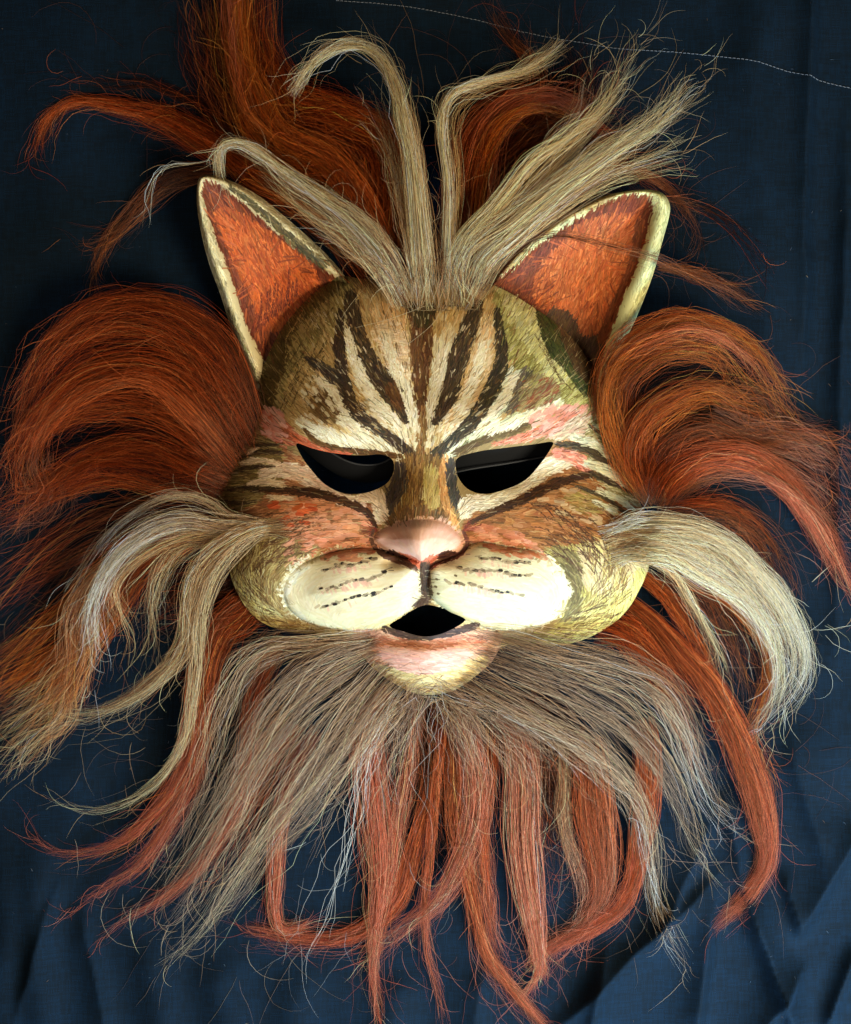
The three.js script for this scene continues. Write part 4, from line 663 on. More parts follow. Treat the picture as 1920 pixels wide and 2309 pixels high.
lock(crest, 'straw', [[925, 692, 47, 34], [872, 585, 53, 42], [797, 500, 53, 38], [715, 443, 50, 28], [649, 398, 48, 20], [594, 354, 47, 15], [544, 326, 47, 12], [508, 328, 47, 11], [493, 352, 45, 9], [497, 398, 42, 7]], { ws: 0.64, splay: 2.2, wave: 1.1, d: 10.9, top: true, clump: 0.5, fly: 0.08, short: 0.12, spread: 0.1, label: 'straw lock curling down onto the left ear tip' });
lock(crest, 'tan', [[935, 694, 47, 34], [850, 590, 50, 40], [775, 530, 49, 36], [700, 480, 46, 26], [630, 420, 42, 18], [580, 370, 38, 14]], { ws: 0.64, splay: 2.2, wave: 1.1, d: 5.7, top: true, clump: 0.5, fly: 0.14 });
lock(crest, 'tan', [[945, 692, 47, 26], [880, 560, 56, 28], [820, 490, 56, 24], [740, 440, 52, 18]], { ws: 0.64, splay: 2.2, wave: 1.1, d: 4.3, top: true, tip: 'straw' });
lock(crest, 'pale', [[500, 350, 46, 3], [440, 369, 40, 2.4], [385, 370, 34, 2.2], [347, 402, 26, 2], [333, 456, 18, 2], [334, 500, 12, 2]], { ws: 0.64, splay: 2.2, wave: 1.1, d: 4, top: true, clump: 0.9, fly: 0.05, spread: 0.1 });
lock(crest, 'straw', [[1005, 694, 47, 20], [1012, 560, 55, 20], [1013, 412, 54, 17], [999, 308, 50, 14], [1003, 240, 46, 12], [1033, 203, 42, 11], [1097, 182, 37, 11], [1169, 164, 32, 12], [1224, 132, 28, 15], [1266, 98, 25, 20]], { ws: 0.64, splay: 2.2, wave: 1.1, d: 11.6, top: true, clump: 0.55, fly: 0.1, short: 0.2, label: 'straw lock kinked to the right near its end' });
lock(crest, 'tan', [[1010, 694, 46, 22], [1022, 560, 50, 24], [1028, 400, 46, 24], [1022, 290, 40, 20], [1050, 225, 34, 18], [1120, 190, 28, 14]], { ws: 0.64, splay: 2.2, wave: 1.1, d: 4.3, top: true, clump: 0.5, fly: 0.3 });
lock(crest, 'straw', [[1015, 694, 47, 26], [1044, 560, 56, 24], [1125, 460, 57, 20], [1207, 365, 54, 18], [1290, 298, 50, 15], [1352, 249, 46, 12], [1389, 186, 42, 14], [1425, 118, 38, 19], [1452, 80, 36, 24]], { ws: 1.0, splay: 2.8, wave: 1.5, d: 6.5, top: true, clump: 0.6, fly: 0.12, short: 0.5, spread: 0.4 });
lock(crest, 'straw', [[1030, 694, 47, 40], [1072, 582, 57, 40], [1152, 514, 58, 34], [1262, 425, 56, 26], [1372, 343, 52, 22], [1455, 292, 48, 22], [1510, 243, 45, 26], [1552, 190, 42, 30], [1580, 160, 40, 34]], { ws: 1.0, splay: 2.8, wave: 1.5, d: 6.5, top: true, clump: 0.6, fly: 0.08, short: 0.5, spread: 0.3, label: 'thick straw lock fanning out to the upper right' });
lock(crest, 'tan', [[1045, 690, 46, 36], [1095, 590, 52, 36], [1180, 520, 52, 30], [1280, 440, 48, 24], [1380, 375, 42, 20], [1460, 310, 36, 24]], { ws: 0.64, splay: 2.2, wave: 1.1, d: 5.7, top: true, clump: 0.5, fly: 0.2 });
lock(crest, 'tan', [[990, 694, 48, 70], [985, 640, 52, 66], [985, 570, 52, 56], [975, 500, 50, 46]], { d: 2.4, top: true, clump: 0.3, fly: 0.2, short: 0.7, ws: 0.95 });

for (const rows of [
  [[1040, 690, 47, 20], [1110, 560, 54, 18], [1210, 450, 52, 16], [1300, 380, 46, 16], [1390, 330, 40, 18], [1480, 250, 34, 24]],
  [[1035, 690, 47, 18], [1120, 520, 54, 16], [1230, 400, 50, 14], [1330, 290, 44, 16], [1380, 200, 38, 22]],
  [[1025, 690, 47, 16], [1060, 540, 52, 14], [1150, 420, 48, 12], [1250, 330, 42, 12], [1320, 230, 34, 18], [1345, 150, 28, 22]],
  [[1050, 690, 47, 20], [1130, 570, 54, 18], [1240, 480, 50, 16], [1370, 400, 44, 16], [1480, 360, 36, 22], [1540, 340, 30, 26]],
  [[960, 690, 47, 20], [930, 560, 52, 18], [905, 430, 48, 18], [880, 330, 42, 22], [840, 230, 36, 30]],
  [[915, 690, 47, 22], [860, 600, 50, 24], [790, 540, 48, 24], [720, 500, 44, 22]]])
  lock(crest, 'tan', rows, { d: 5, top: true, fly: 0.35, splay: 2.5, tip: 'straw' });
for (const [k, rows] of [['brown', [[1060, 600, 34, 40], [1090, 440, 30, 60], [1160, 330, 24, 70], [1250, 260, 16, 70], [1330, 220, 9, 60]]], ['brown', [[1100, 560, 34, 40], [1220, 460, 28, 50], [1340, 420, 20, 50], [1440, 430, 12, 40]]], ['brown', [[880, 560, 34, 40], [860, 420, 30, 60], [780, 320, 24, 60], [690, 250, 16, 50]]], ['brown', [[640, 420, 20, 30], [540, 350, 12, 40], [430, 300, 6, 44], [300, 250, 4, 40]]], ['brown', [[560, 330, 14, 30], [500, 200, 8, 40], [470, 90, 4, 40]]]])
  lock(crownR, k, rows, { d: 2.6, fly: 0.6, spread: 0.7, wave: 2, tip: 'rust' });

// mane left of the face
const maneL = tuft('rust red mane left of the face');
const ML = (pal, rows, o) => lock(maneL, pal, rows, { clump: 0.8, fly: 0.2, wave: 1.25, ...o, d: (o?.d ?? 9) * 0.74 });
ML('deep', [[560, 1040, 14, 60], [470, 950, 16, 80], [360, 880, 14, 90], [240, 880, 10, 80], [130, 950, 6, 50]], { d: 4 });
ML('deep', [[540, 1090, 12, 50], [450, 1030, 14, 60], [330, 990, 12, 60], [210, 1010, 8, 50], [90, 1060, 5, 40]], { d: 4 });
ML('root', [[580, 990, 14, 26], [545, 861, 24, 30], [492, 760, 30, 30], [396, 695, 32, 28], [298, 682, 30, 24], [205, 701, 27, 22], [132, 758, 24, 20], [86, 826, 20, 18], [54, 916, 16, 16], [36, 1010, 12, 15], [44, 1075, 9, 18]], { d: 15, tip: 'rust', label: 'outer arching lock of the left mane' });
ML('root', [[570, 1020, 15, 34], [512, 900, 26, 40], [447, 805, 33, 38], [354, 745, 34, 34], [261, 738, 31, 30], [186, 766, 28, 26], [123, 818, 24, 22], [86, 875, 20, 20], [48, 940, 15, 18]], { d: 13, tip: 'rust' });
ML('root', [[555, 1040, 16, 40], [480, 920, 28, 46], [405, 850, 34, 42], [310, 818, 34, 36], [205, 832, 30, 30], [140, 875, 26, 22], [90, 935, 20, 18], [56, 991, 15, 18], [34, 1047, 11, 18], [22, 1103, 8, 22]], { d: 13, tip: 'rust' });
ML('rust', [[540, 1060, 16, 20], [440, 940, 32, 24], [360, 866, 36, 24], [285, 850, 36, 22], [215, 870, 32, 20], [155, 905, 27, 18], [105, 955, 21, 17], [72, 1010, 15, 17], [62, 1060, 11, 22], [80, 1110, 8, 26]], { d: 12, tip: 'rust' });
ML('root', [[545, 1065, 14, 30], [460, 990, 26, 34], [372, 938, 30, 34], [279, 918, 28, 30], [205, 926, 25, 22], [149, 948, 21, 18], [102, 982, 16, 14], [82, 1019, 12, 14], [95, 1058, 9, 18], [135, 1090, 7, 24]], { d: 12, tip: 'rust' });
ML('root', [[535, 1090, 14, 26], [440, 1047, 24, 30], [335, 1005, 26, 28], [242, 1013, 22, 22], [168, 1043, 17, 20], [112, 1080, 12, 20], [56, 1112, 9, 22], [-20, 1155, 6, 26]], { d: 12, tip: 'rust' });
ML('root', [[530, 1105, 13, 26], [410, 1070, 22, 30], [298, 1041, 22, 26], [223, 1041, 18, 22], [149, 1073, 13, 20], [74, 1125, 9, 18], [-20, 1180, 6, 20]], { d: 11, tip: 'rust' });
ML('rust', [[520, 1120, 12, 20], [380, 1110, 18, 22], [279, 1082, 16, 20], [205, 1086, 12, 18], [130, 1116, 9, 16], [67, 1146, 7, 16], [-20, 1195, 5, 18]], { d: 9, tip: 'rust' });
ML('brown', [[100, 1010, 16, 20], [85, 1060, 12, 34], [110, 1110, 9, 44], [70, 1160, 6, 50], [0, 1210, 4, 50]], { d: 4, fly: 0.6, tip: 'rose', wave: 2.5, spread: 1 });
ML('deep', [[500, 1130, 11, 26], [350, 1138, 12, 30], [220, 1165, 9, 28], [128, 1212, 6, 26], [55, 1272, 4, 26], [-20, 1345, 3, 30]], { d: 4, tip: 'rust' });
ML('deep', [[510, 1150, 10, 30], [380, 1180, 10, 40], [257, 1225, 8, 44], [165, 1290, 6, 40], [80, 1370, 4, 36], [-20, 1450, 3, 36]], { d: 4 });
ML('brown', [[480, 1150, 11, 20], [330, 1190, 10, 24], [200, 1250, 7, 24], [92, 1300, 5, 22], [-20, 1360, 4, 22]], { d: 7, tip: 'rust' });
ML('rust', [[440, 1180, 12, 20], [300, 1240, 11, 26], [190, 1340, 8, 24], [90, 1430, 6, 24], [-20, 1525, 4, 30]], { d: 9, tip: 'gold' });
ML('rust', [[430, 1210, 12, 26], [320, 1275, 12, 34], [245, 1380, 10, 36], [165, 1455, 7, 34], [80, 1512, 5, 34], [0, 1565, 4, 40], [-40, 1600, 3, 40]], { d: 11, tip: 'gold' });
ML('gold', [[250, 1370, 14, 24], [190, 1450, 11, 34], [140, 1530, 8, 40], [80, 1590, 6, 46], [10, 1640, 4, 50]], { d: 8, fly: 0.35, tip: 'tan', spread: 0.6 });
ML('gold', [[190, 1440, 10, 26], [160, 1540, 8, 34], [130, 1610, 6, 40], [70, 1660, 4, 46], [10, 1720, 3, 50]], { d: 6, fly: 0.5, tip: 'tan', spread: 0.8, wave: 2 });

// mane right of the face
const maneR = tuft('orange red mane right of the face');
const MR = (pal, rows, o) => lock(maneR, pal, rows, { fly: 0.2, wave: 1.3, ...o, clump: 0.8, d: (o?.d ?? 9) * 0.74 });
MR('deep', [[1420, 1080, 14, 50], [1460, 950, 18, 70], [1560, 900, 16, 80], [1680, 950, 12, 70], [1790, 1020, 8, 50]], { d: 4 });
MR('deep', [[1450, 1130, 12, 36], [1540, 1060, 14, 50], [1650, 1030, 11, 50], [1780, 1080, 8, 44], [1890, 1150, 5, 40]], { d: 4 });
MR('red', [[1350, 960, 18, 20], [1368, 850, 28, 26], [1411, 776, 34, 28], [1478, 740, 35, 26], [1553, 728, 33, 24], [1627, 744, 30, 21], [1687, 782, 26, 20], [1732, 834, 22, 18], [1765, 890, 17, 16], [1786, 945, 13, 14]], { d: 13, tip: 'gold', label: 'outer arching lock of the right mane' });
MR('gold', [[1360, 940, 20, 12], [1390, 830, 32, 14], [1430, 790, 38, 16], [1490, 762, 40, 15], [1555, 746, 38, 15], [1622, 762, 34, 14], [1680, 805, 29, 13], [1722, 860, 23, 12], [1750, 910, 18, 14]], { d: 12, tip: 'orange' });
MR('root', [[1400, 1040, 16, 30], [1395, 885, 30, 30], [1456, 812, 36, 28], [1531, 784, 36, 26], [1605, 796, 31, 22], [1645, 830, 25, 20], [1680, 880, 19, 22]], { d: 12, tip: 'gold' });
MR('gold', [[1475, 1140, 12, 20], [1425, 1075, 22, 24], [1386, 985, 28, 26], [1374, 900, 32, 24], [1393, 835, 35, 20], [1449, 797, 36, 14]], { d: 13, label: 'golden edge lock against the right cheek' });
MR('rust', [[1470, 1140, 13, 30], [1435, 1030, 27, 34], [1460, 950, 32, 32], [1525, 900, 33, 28], [1598, 880, 29, 24], [1650, 900, 23, 22], [1690, 930, 17, 26]], { d: 11, tip: 'gold' });
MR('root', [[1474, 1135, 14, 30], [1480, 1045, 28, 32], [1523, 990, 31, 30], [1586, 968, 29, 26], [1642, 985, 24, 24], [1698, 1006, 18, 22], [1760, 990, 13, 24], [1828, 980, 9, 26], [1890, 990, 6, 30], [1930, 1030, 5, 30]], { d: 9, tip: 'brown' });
MR('rust', [[1478, 1140, 14, 28], [1508, 1078, 27, 34], [1568, 1040, 30, 34], [1642, 1028, 27, 31], [1717, 1047, 22, 27], [1780, 1099, 17, 25], [1828, 1166, 13, 24], [1866, 1229, 10, 24], [1895, 1285, 8, 22], [1930, 1345, 6, 20]], { d: 16, tip: 'orange', clump: 0.45, fly: 0.05, label: 'long orange red lock running out at the right edge' });
MR('orange', [[1700, 1060, 26, 10], [1775, 1105, 23, 14], [1830, 1175, 19, 15], [1870, 1245, 15, 14], [1905, 1310, 12, 12], [1935, 1360, 10, 10]], { d: 10, clump: 0.5 });
MR('brown', [[1490, 1130, 13, 24], [1560, 1080, 22, 28], [1640, 1055, 20, 28], [1720, 1055, 16, 30], [1800, 1085, 12, 32], [1860, 1130, 8, 34], [1930, 1220, 5, 40]], { d: 8, tip: 'rose', fly: 0.3, spread: 0.5 });
MR('brown', [[1600, 930, 22, 30], [1680, 970, 16, 36], [1750, 990, 11, 36], [1820, 1010, 8, 40], [1880, 1050, 6, 40], [1920, 1130, 4, 44]], { d: 8, fly: 0.45, tip: 'rose', spread: 0.7 });
MR('brown', [[1650, 880, 18, 30], [1720, 900, 12, 40], [1780, 960, 8, 46], [1850, 1000, 5, 50]], { d: 4, fly: 0.5, spread: 0.8 });
MR('brown', [[1490, 1150, 11, 22], [1586, 1155, 12, 30], [1661, 1175, 10, 34], [1717, 1215, 7, 36], [1760, 1290, 5, 36], [1785, 1370, 4, 36]], { d: 6, fly: 0.3, spread: 0.5 });
MR('rust', [[1480, 1150, 12, 16], [1560, 1140, 15, 20], [1640, 1150, 13, 22], [1700, 1190, 9, 22], [1745, 1250, 6, 22]], { d: 7, fly: 0.3 });

// whisker tufts
const whiskL = tuft('straw coloured tuft on the left cheek');
const WL = (pal, rows, o) => lock(whiskL, pal, pal === 'deep' ? rows : [[rows[0][0] + 46, rows[0][1] + (rows[1][1] < rows[0][1] ? 8 : -6), rows[0][2] - 1, rows[0][3] * 1.3], ...rows], { top: true, fly: 0.16, spread: 0.3, wave: 1.15, rootSpread: 0.11, ...o, d: (o?.d ?? 13) * 0.7 });
WL('deep', [[540, 1290, 8, 40], [470, 1320, 9, 60], [400, 1340, 8, 70], [330, 1380, 6, 60]], { d: 7, top: false });
WL('tan', [[600, 1188, 40, 12], [560, 1182, 44, 14], [513, 1166, 42, 14], [477, 1140, 40, 11], [422, 1121, 37, 8], [367, 1128, 34, 7], [293, 1166, 29, 6], [238, 1218, 25, 6], [194, 1280, 21, 6], [160, 1331, 18, 6], [142, 1392, 15, 6], [150, 1455, 13, 8]], { tip: 'pale', d: 11 });
WL('tan', [[610, 1192, 40, 14], [560, 1190, 45, 17], [495, 1190, 46, 20], [422, 1178, 45, 24], [348, 1196, 42, 24], [286, 1240, 38, 23], [240, 1302, 33, 20], [214, 1368, 28, 18], [211, 1428, 24, 16], [216, 1490, 20, 16], [200, 1570, 16, 20]], { d: 17, tip: 'pale', label: 'broad straw lock with a pale bend' });
WL('tan', [[590, 1196, 41, 10], [540, 1203, 46, 12], [477, 1216, 46, 12], [403, 1228, 43, 11], [356, 1265, 38, 10], [334, 1337, 32, 9], [341, 1410, 26, 10], [346, 1483, 21, 11], [319, 1540, 16, 12]], { d: 8, fly: 0.2 });
WL('tan', [[612, 1186, 41, 14], [568, 1195, 48, 18], [513, 1228, 50, 26], [460, 1284, 48, 30], [437, 1357, 44, 28], [428, 1428, 39, 24], [402, 1483, 33, 20], [348, 1540, 27, 16], [275, 1588, 21, 14], [202, 1612, 16, 13], [128, 1618, 11, 14], [37, 1668, 6, 20]], { d: 17, clump: 0.45, label: 'straw lock sweeping down and out to the left' });
WL('tan', [[600, 1196, 41, 12], [550, 1214, 48, 20], [480, 1290, 49, 22], [446, 1392, 44, 18], [441, 1483, 38, 14], [430, 1575, 32, 11], [418, 1648, 27, 9], [389, 1713, 22, 7], [330, 1779, 16, 6], [250, 1819, 11, 5], [190, 1824, 7, 4], [120, 1803, 5, 4]], { d: 13, tip: 'straw' });
WL('tan', [[560, 1196, 44, 9], [440, 1205, 45, 10], [330, 1250, 40, 11], [262, 1320, 33, 11], [275, 1392, 26, 10], [293, 1447, 21, 10], [284, 1510, 16, 12]], { d: 7, fly: 0.25 });
WL('straw', [[560, 1200, 44, 8], [430, 1230, 42, 12], [370, 1300, 36, 12], [352, 1370, 30, 12], [348, 1440, 24, 14], [330, 1520, 18, 20]], { d: 6, fly: 0.3 });
WL('tan', [[300, 1240, 36, 16], [220, 1310, 26, 22], [175, 1400, 18, 26], [180, 1490, 13, 30], [150, 1580, 9, 34], [90, 1650, 6, 40]], { d: 7, fly: 0.3, tip: 'gold', spread: 0.5 });

const whiskR = tuft('straw coloured tuft on the right cheek');
const WR = (pal, rows, o) => lock(whiskR, pal, 'red brown deep'.includes(pal) ? rows : [[rows[0][0] - 44, rows[0][1] + 14, rows[0][2], rows[0][3] * 1.35], ...rows], { top: true, fly: 0.16, spread: 0.3, wave: 1.15, rootSpread: 0.11, ...o, d: (o?.d ?? 14) * 0.7 });
WR('straw', [[1405, 1215, 44, 24], [1450, 1200, 48, 30], [1500, 1196, 48, 30], [1573, 1206, 46, 30], [1647, 1242, 42, 30], [1702, 1295, 38, 28], [1749, 1346, 34, 27], [1786, 1405, 30, 25], [1808, 1465, 26, 25], [1808, 1522, 22, 24], [1784, 1570, 19, 22], [1744, 1610, 16, 15], [1690, 1668, 13, 4]], { d: 18, tip: 'pale', label: 'broad pale straw lock arching down on the right' });
WR('straw', [[1415, 1240, 45, 24], [1460, 1236, 48, 28], [1518, 1245, 47, 28], [1592, 1288, 43, 28], [1665, 1331, 38, 27], [1713, 1386, 33, 24], [1746, 1447, 28, 24], [1760, 1515, 23, 20], [1753, 1570, 19, 16], [1728, 1628, 15, 10]], { d: 18, tip: 'pale' });
WR('tan', [[1410, 1225, 43, 26], [1500, 1222, 44, 34], [1590, 1250, 41, 36], [1680, 1330, 35, 34], [1740, 1420, 28, 30], [1775, 1500, 22, 26], [1760, 1590, 17, 20]], { d: 9, fly: 0.2 });
WR('straw', [[1400, 1256, 45, 12], [1438, 1255, 47, 13], [1485, 1270, 45, 11], [1529, 1306, 41, 8], [1559, 1357, 36, 7], [1588, 1405, 31, 7], [1614, 1460, 26, 6], [1632, 1515, 21, 5], [1645, 1575, 17, 4]], { d: 12, clump: 0.7, label: 'thin straw strand below the right cheek tuft' });
WR('pale', [[1392, 1190, 44, 14], [1430, 1176, 46, 18], [1490, 1172, 46, 16], [1560, 1186, 44, 12], [1640, 1225, 41, 10], [1700, 1275, 37, 9], [1755, 1335, 33, 8]], { d: 9, fly: 0.15 });
WR('red', [[1500, 1290, 20, 24], [1620, 1330, 18, 24], [1685, 1390, 15, 22], [1728, 1450, 12, 18], [1738, 1520, 9, 16], [1718, 1593, 7, 16], [1700, 1660, 5, 18], [1740, 1740, 4, 16]], { d: 9, top: false, tip: 'gold', fly: 0.15 });
WR('brown', [[1490, 1270, 14, 26], [1590, 1330, 12, 46], [1650, 1430, 9, 52], [1680, 1530, 6, 50], [1690, 1620, 4, 46]], { d: 4.5, top: false, fly: 0.5, spread: 0.6 });
WR('deep', [[1480, 1290, 12, 30], [1560, 1330, 11, 30], [1620, 1400, 9, 30], [1660, 1490, 7, 30]], { d: 5, top: false, fly: 0.3 });

// orange locks beneath the cheeks
const side = tuft('orange red locks hanging below the cheeks');
const SD = (pal, rows, o) => lock(side, pal, rows, { d: 12, clump: 0.5, fly: 0.07, spread: 0.15, ...o });
SD('rust', [[575, 1370, 12, 40], [530, 1400, 14, 44], [490, 1430, 14, 36], [465, 1480, 13, 28]], { d: 9 });
SD('red', [[555, 1355, 12, 26], [502, 1405, 16, 30], [472, 1465, 18, 29], [455, 1538, 18, 27], [444, 1612, 17, 26], [432, 1685, 15, 28], [410, 1748, 13, 26], [354, 1825, 10, 19], [291, 1885, 8, 15], [220, 1918, 6, 12], [137, 1925, 4, 8], [85, 1895, 3, 8]], { d: 15, tip: 'orange', label: 'orange lock curving to the lower left' });
SD('red', [[560, 1370, 11, 24], [500, 1440, 14, 26], [470, 1540, 15, 26], [450, 1680, 14, 22], [431, 1764, 13, 22], [387, 1848, 10, 18], [326, 1941, 8, 14], [247, 1998, 6, 10], [188, 2036, 4, 7]], { d: 14, tip: 'orange' });
SD('rust', [[640, 1430, 12, 20], [600, 1510, 13, 22], [570, 1600, 14, 22], [556, 1724, 13, 22], [529, 1825, 11, 20], [489, 1902, 9, 18], [429, 1980, 7, 15], [352, 2036, 5, 11], [286, 2074, 4, 7], [232, 2118, 3, 6]], { d: 13, tip: 'orange' });
SD('rust', [[1395, 1345, 14, 14], [1430, 1364, 16, 14], [1485, 1412, 18, 17], [1537, 1471, 19, 22], [1584, 1524, 19, 27], [1621, 1580, 18, 29], [1648, 1636, 17, 31], [1671, 1690, 16, 34], [1692, 1745, 15, 36], [1708, 1790, 14, 35], [1722, 1855, 12, 29], [1731, 1908, 10, 22], [1724, 1962, 8, 17], [1690, 2012, 6, 14], [1650, 2058, 5, 11], [1604, 2090, 4, 9]], { d: 17, tip: 'orange', clump: 0.4, fly: 0.04, short: 0.15, label: 'long orange lock curling in at the lower right' });
SD('rust', [[1440, 1290, 16, 14], [1475, 1318, 18, 14], [1510, 1352, 19, 16], [1548, 1408, 19, 17], [1584, 1470, 18, 16], [1606, 1530, 17, 14], [1640, 1610, 16, 14]], { d: 13 });
SD('rust', [[1340, 1420, 13, 30], [1400, 1430, 15, 30], [1450, 1475, 14, 30], [1500, 1550, 12, 26], [1540, 1640, 9, 22]], { d: 9, fly: 0.2 });
SD('rust', [[1400, 1390, 12, 26], [1450, 1420, 13, 26], [1500, 1480, 12, 24], [1550, 1560, 10, 20]], { d: 7, fly: 0.2 });

// beard: orange underlayer
const fringe = tuft('orange locks hanging from beneath the chin');
const FR = (pal, rows, o) => lock(fringe, pal, rows.map(([x, y, h, w], i) => [x, i ? y : y + 22, i ? h : 8, i ? w : w * 1.3]), { d: 13, clump: 0.6, fly: 0.1, spread: 0.12, ...o });
FR('orange', [[885, 1540, 12, 20], [850, 1600, 13, 26], [832, 1690, 13, 34], [850, 1845, 12, 42], [860, 1975, 10, 34], [849, 2092, 8, 20], [842, 2175, 6, 11], [849, 2257, 5, 7], [860, 2330, 4, 5]], { d: 13, tip: 'orange', label: 'broad orange lock tapering to the bottom edge' });
FR('rose', [[945, 1545, 12, 16], [935, 1640, 14, 18], [920, 1740, 14, 20], [900, 1850, 12, 20], [880, 1960, 10, 16], [855, 2060, 8, 12], [846, 2150, 6, 8]], { d: 10, tip: 'orange' });
FR('orange', [[720, 1620, 10, 14], [668, 1720, 10, 16], [644, 1800, 10, 18], [628, 1900, 9, 18], [622, 2005, 8, 14], [623, 2065, 6, 11], [640, 2096, 5, 9], [690, 2088, 4, 8]], { d: 13, short: 0.1, label: 'orange lock hooked at its lower end' });
FR('rust', [[985, 1560, 10, 14], [975, 1760, 10, 16], [938, 1900, 9, 17], [903, 2025, 8, 17], [836, 2090, 6, 17], [768, 2118, 5, 16], [687, 2120, 4, 13], [575, 2098, 3, 8]], { d: 12, short: 0.15, tip: 'orange', label: 'orange lock swept sideways to the left' });
FR('rose', [[1040, 1555, 14, 18], [1058, 1670, 15, 24], [1074, 1790, 14, 28], [1054, 1912, 12, 27], [995, 2024, 10, 23], [905, 2102, 8, 17], [845, 2148, 6, 9]], { d: 14, tip: 'orange', label: 'orange lock crossing down to the left' });
FR('rust', [[1000, 1560, 13, 12], [993, 1680, 14, 13], [978, 1817, 13, 13], [967, 1927, 11, 11], [956, 2040, 9, 9], [962, 2145, 7, 8], [985, 2235, 5, 8], [1000, 2320, 4, 5]], { d: 13, tip: 'orange' });
FR('rust', [[1020, 1560, 12, 16], [1024, 1700, 13, 20], [1028, 1850, 12, 19], [1053, 1958, 10, 15], [1076, 2068, 8, 13], [1098, 2150, 6, 13], [1132, 2204, 5, 12], [1182, 2264, 4, 10], [1226, 2312, 3, 8]], { d: 14, tip: 'orange', short: 0.12, label: 'orange lock trailing to the bottom edge' });
FR('rust', [[1070, 1700, 12, 10], [1085, 1850, 11, 16], [1098, 1980, 9, 14], [1110, 2080, 7, 10], [1130, 2160, 5, 8]], { d: 10, tip: 'orange' });
FR('rose', [[1120, 1580, 14, 18], [1162, 1660, 15, 26], [1176, 1750, 15, 32], [1176, 1872, 14, 34], [1188, 1990, 12, 31], [1204, 2090, 9, 22], [1214, 2160, 7, 12], [1222, 2185, 6, 6], [1215, 2200, 5, 5]], { d: 16, tip: 'orange', clump: 0.45, short: 0.15, label: 'broad orange lock right of the middle' });
FR('orange', [[1200, 2000, 9, 10], [1212, 2120, 7, 8], [1212, 2190, 5, 6], [1190, 2235, 4, 5], [1165, 2255, 3, 4]], { d: 9 });
FR('rose', [[1180, 1590, 13, 16], [1204, 1680, 14, 16], [1204, 1790, 13, 14], [1198, 1880, 11, 12]], { d: 9 });
FR('tan', [[1245, 1600, 14, 10], [1270, 1690, 15, 10], [1270, 1845, 14, 13], [1293, 1930, 12, 16], [1314, 2010, 9, 14], [1300, 2090, 6, 10]], { d: 9, tip: 'rose' });
FR('rust', [[1290, 1620, 13, 18], [1310, 1720, 13, 20], [1320, 1845, 12, 22], [1345, 1955, 10, 20], [1342, 2040, 7, 16], [1300, 2110, 5, 14]], { d: 11, tip: 'orange' });
FR('rust', [[1330, 1640, 14, 20], [1350, 1740, 14, 24], [1362, 1840, 13, 26], [1370, 1920, 11, 24], [1362, 2010, 8, 20], [1318, 2075, 6, 16], [1250, 2120, 4, 12]], { d: 11, tip: 'rose' });
FR('rust', [[1440, 1600, 14, 22], [1462, 1690, 15, 24], [1460, 1800, 14, 24], [1444, 1902, 12, 21], [1427, 1990, 10, 18], [1389, 2057, 8, 15], [1323, 2102, 6, 13], [1257, 2130, 4, 10], [1222, 2158, 3, 8]], { d: 15, tip: 'orange', clump: 0.45, short: 0.12, label: 'orange lock hooked to the left at its end' });
FR('rust', [[1110, 1600, 12, 12], [1108, 1760, 11, 14], [1092, 1900, 9, 14], [1105, 2010, 7, 14]], { d: 7, tip: 'rose' });
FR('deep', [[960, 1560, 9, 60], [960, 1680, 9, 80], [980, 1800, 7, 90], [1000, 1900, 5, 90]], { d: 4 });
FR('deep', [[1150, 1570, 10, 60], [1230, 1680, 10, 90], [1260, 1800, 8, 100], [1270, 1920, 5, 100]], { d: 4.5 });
FR('rust', [[660, 1600, 8, 30], [610, 1700, 8, 40], [560, 1800, 6, 40], [520, 1900, 4, 36]], { d: 6 });

// beard: taupe upper layer
const beard = tuft('taupe beard hair spreading from the chin');
const centre = [[[935, 1562, 20, 16], [880, 1610, 25, 26], [820, 1690, 24, 30], [760, 1780, 18, 30], [700, 1880, 11, 28]], [[950, 1566, 20, 18], [915, 1630, 24, 26], [880, 1720, 20, 30], [850, 1820, 14, 30]], [[975, 1566, 20, 18], [1020, 1620, 24, 26], [1060, 1700, 20, 30], [1090, 1800, 14, 30]], [[995, 1562, 20, 16], [1060, 1604, 25, 26], [1130, 1670, 24, 30], [1195, 1760, 18, 30], [1240, 1860, 11, 28]]];
const BD = (pal, rows, o) => lock(beard, pal, [[rows[0][0] + (rows[0][0] < 960 ? 28 : -28), rows[0][1] - 10, rows[0][2], rows[0][3]], ...rows].map(([x, y, h, w], i) => [x + (x < 960 ? -1 : 1) * Math.max(0, 5 - 5 * i), y + Math.max(0, 2 - 2 * i), h, w]), { clump: 0.85, fly: 0.2, spread: 0.34, wave: 1.5, ws: 1.1, rootSpread: 0.13, top: true, ...o, d: (o?.d ?? 11) * 0.36 });
BD('taupe', [[838, 1436, 22, 16], [780, 1446, 26, 20], [700, 1452, 27, 22], [623, 1465, 26, 26], [555, 1505, 25, 30], [515, 1580, 22, 34], [480, 1670, 19, 34], [448, 1762, 15, 30], [400, 1870, 11, 26], [350, 1965, 7, 24], [304, 2040, 4, 20]], { d: 11, tip: 'taupeLight' });
BD('taupe', [[830, 1462, 24, 18], [760, 1485, 30, 30], [690, 1525, 32, 36], [630, 1585, 30, 38], [580, 1660, 27, 36], [530, 1745, 22, 32], [485, 1835, 17, 28], [430, 1930, 11, 24], [375, 2010, 7, 20], [330, 2070, 4, 16]], { d: 13, tip: 'taupeLight' });
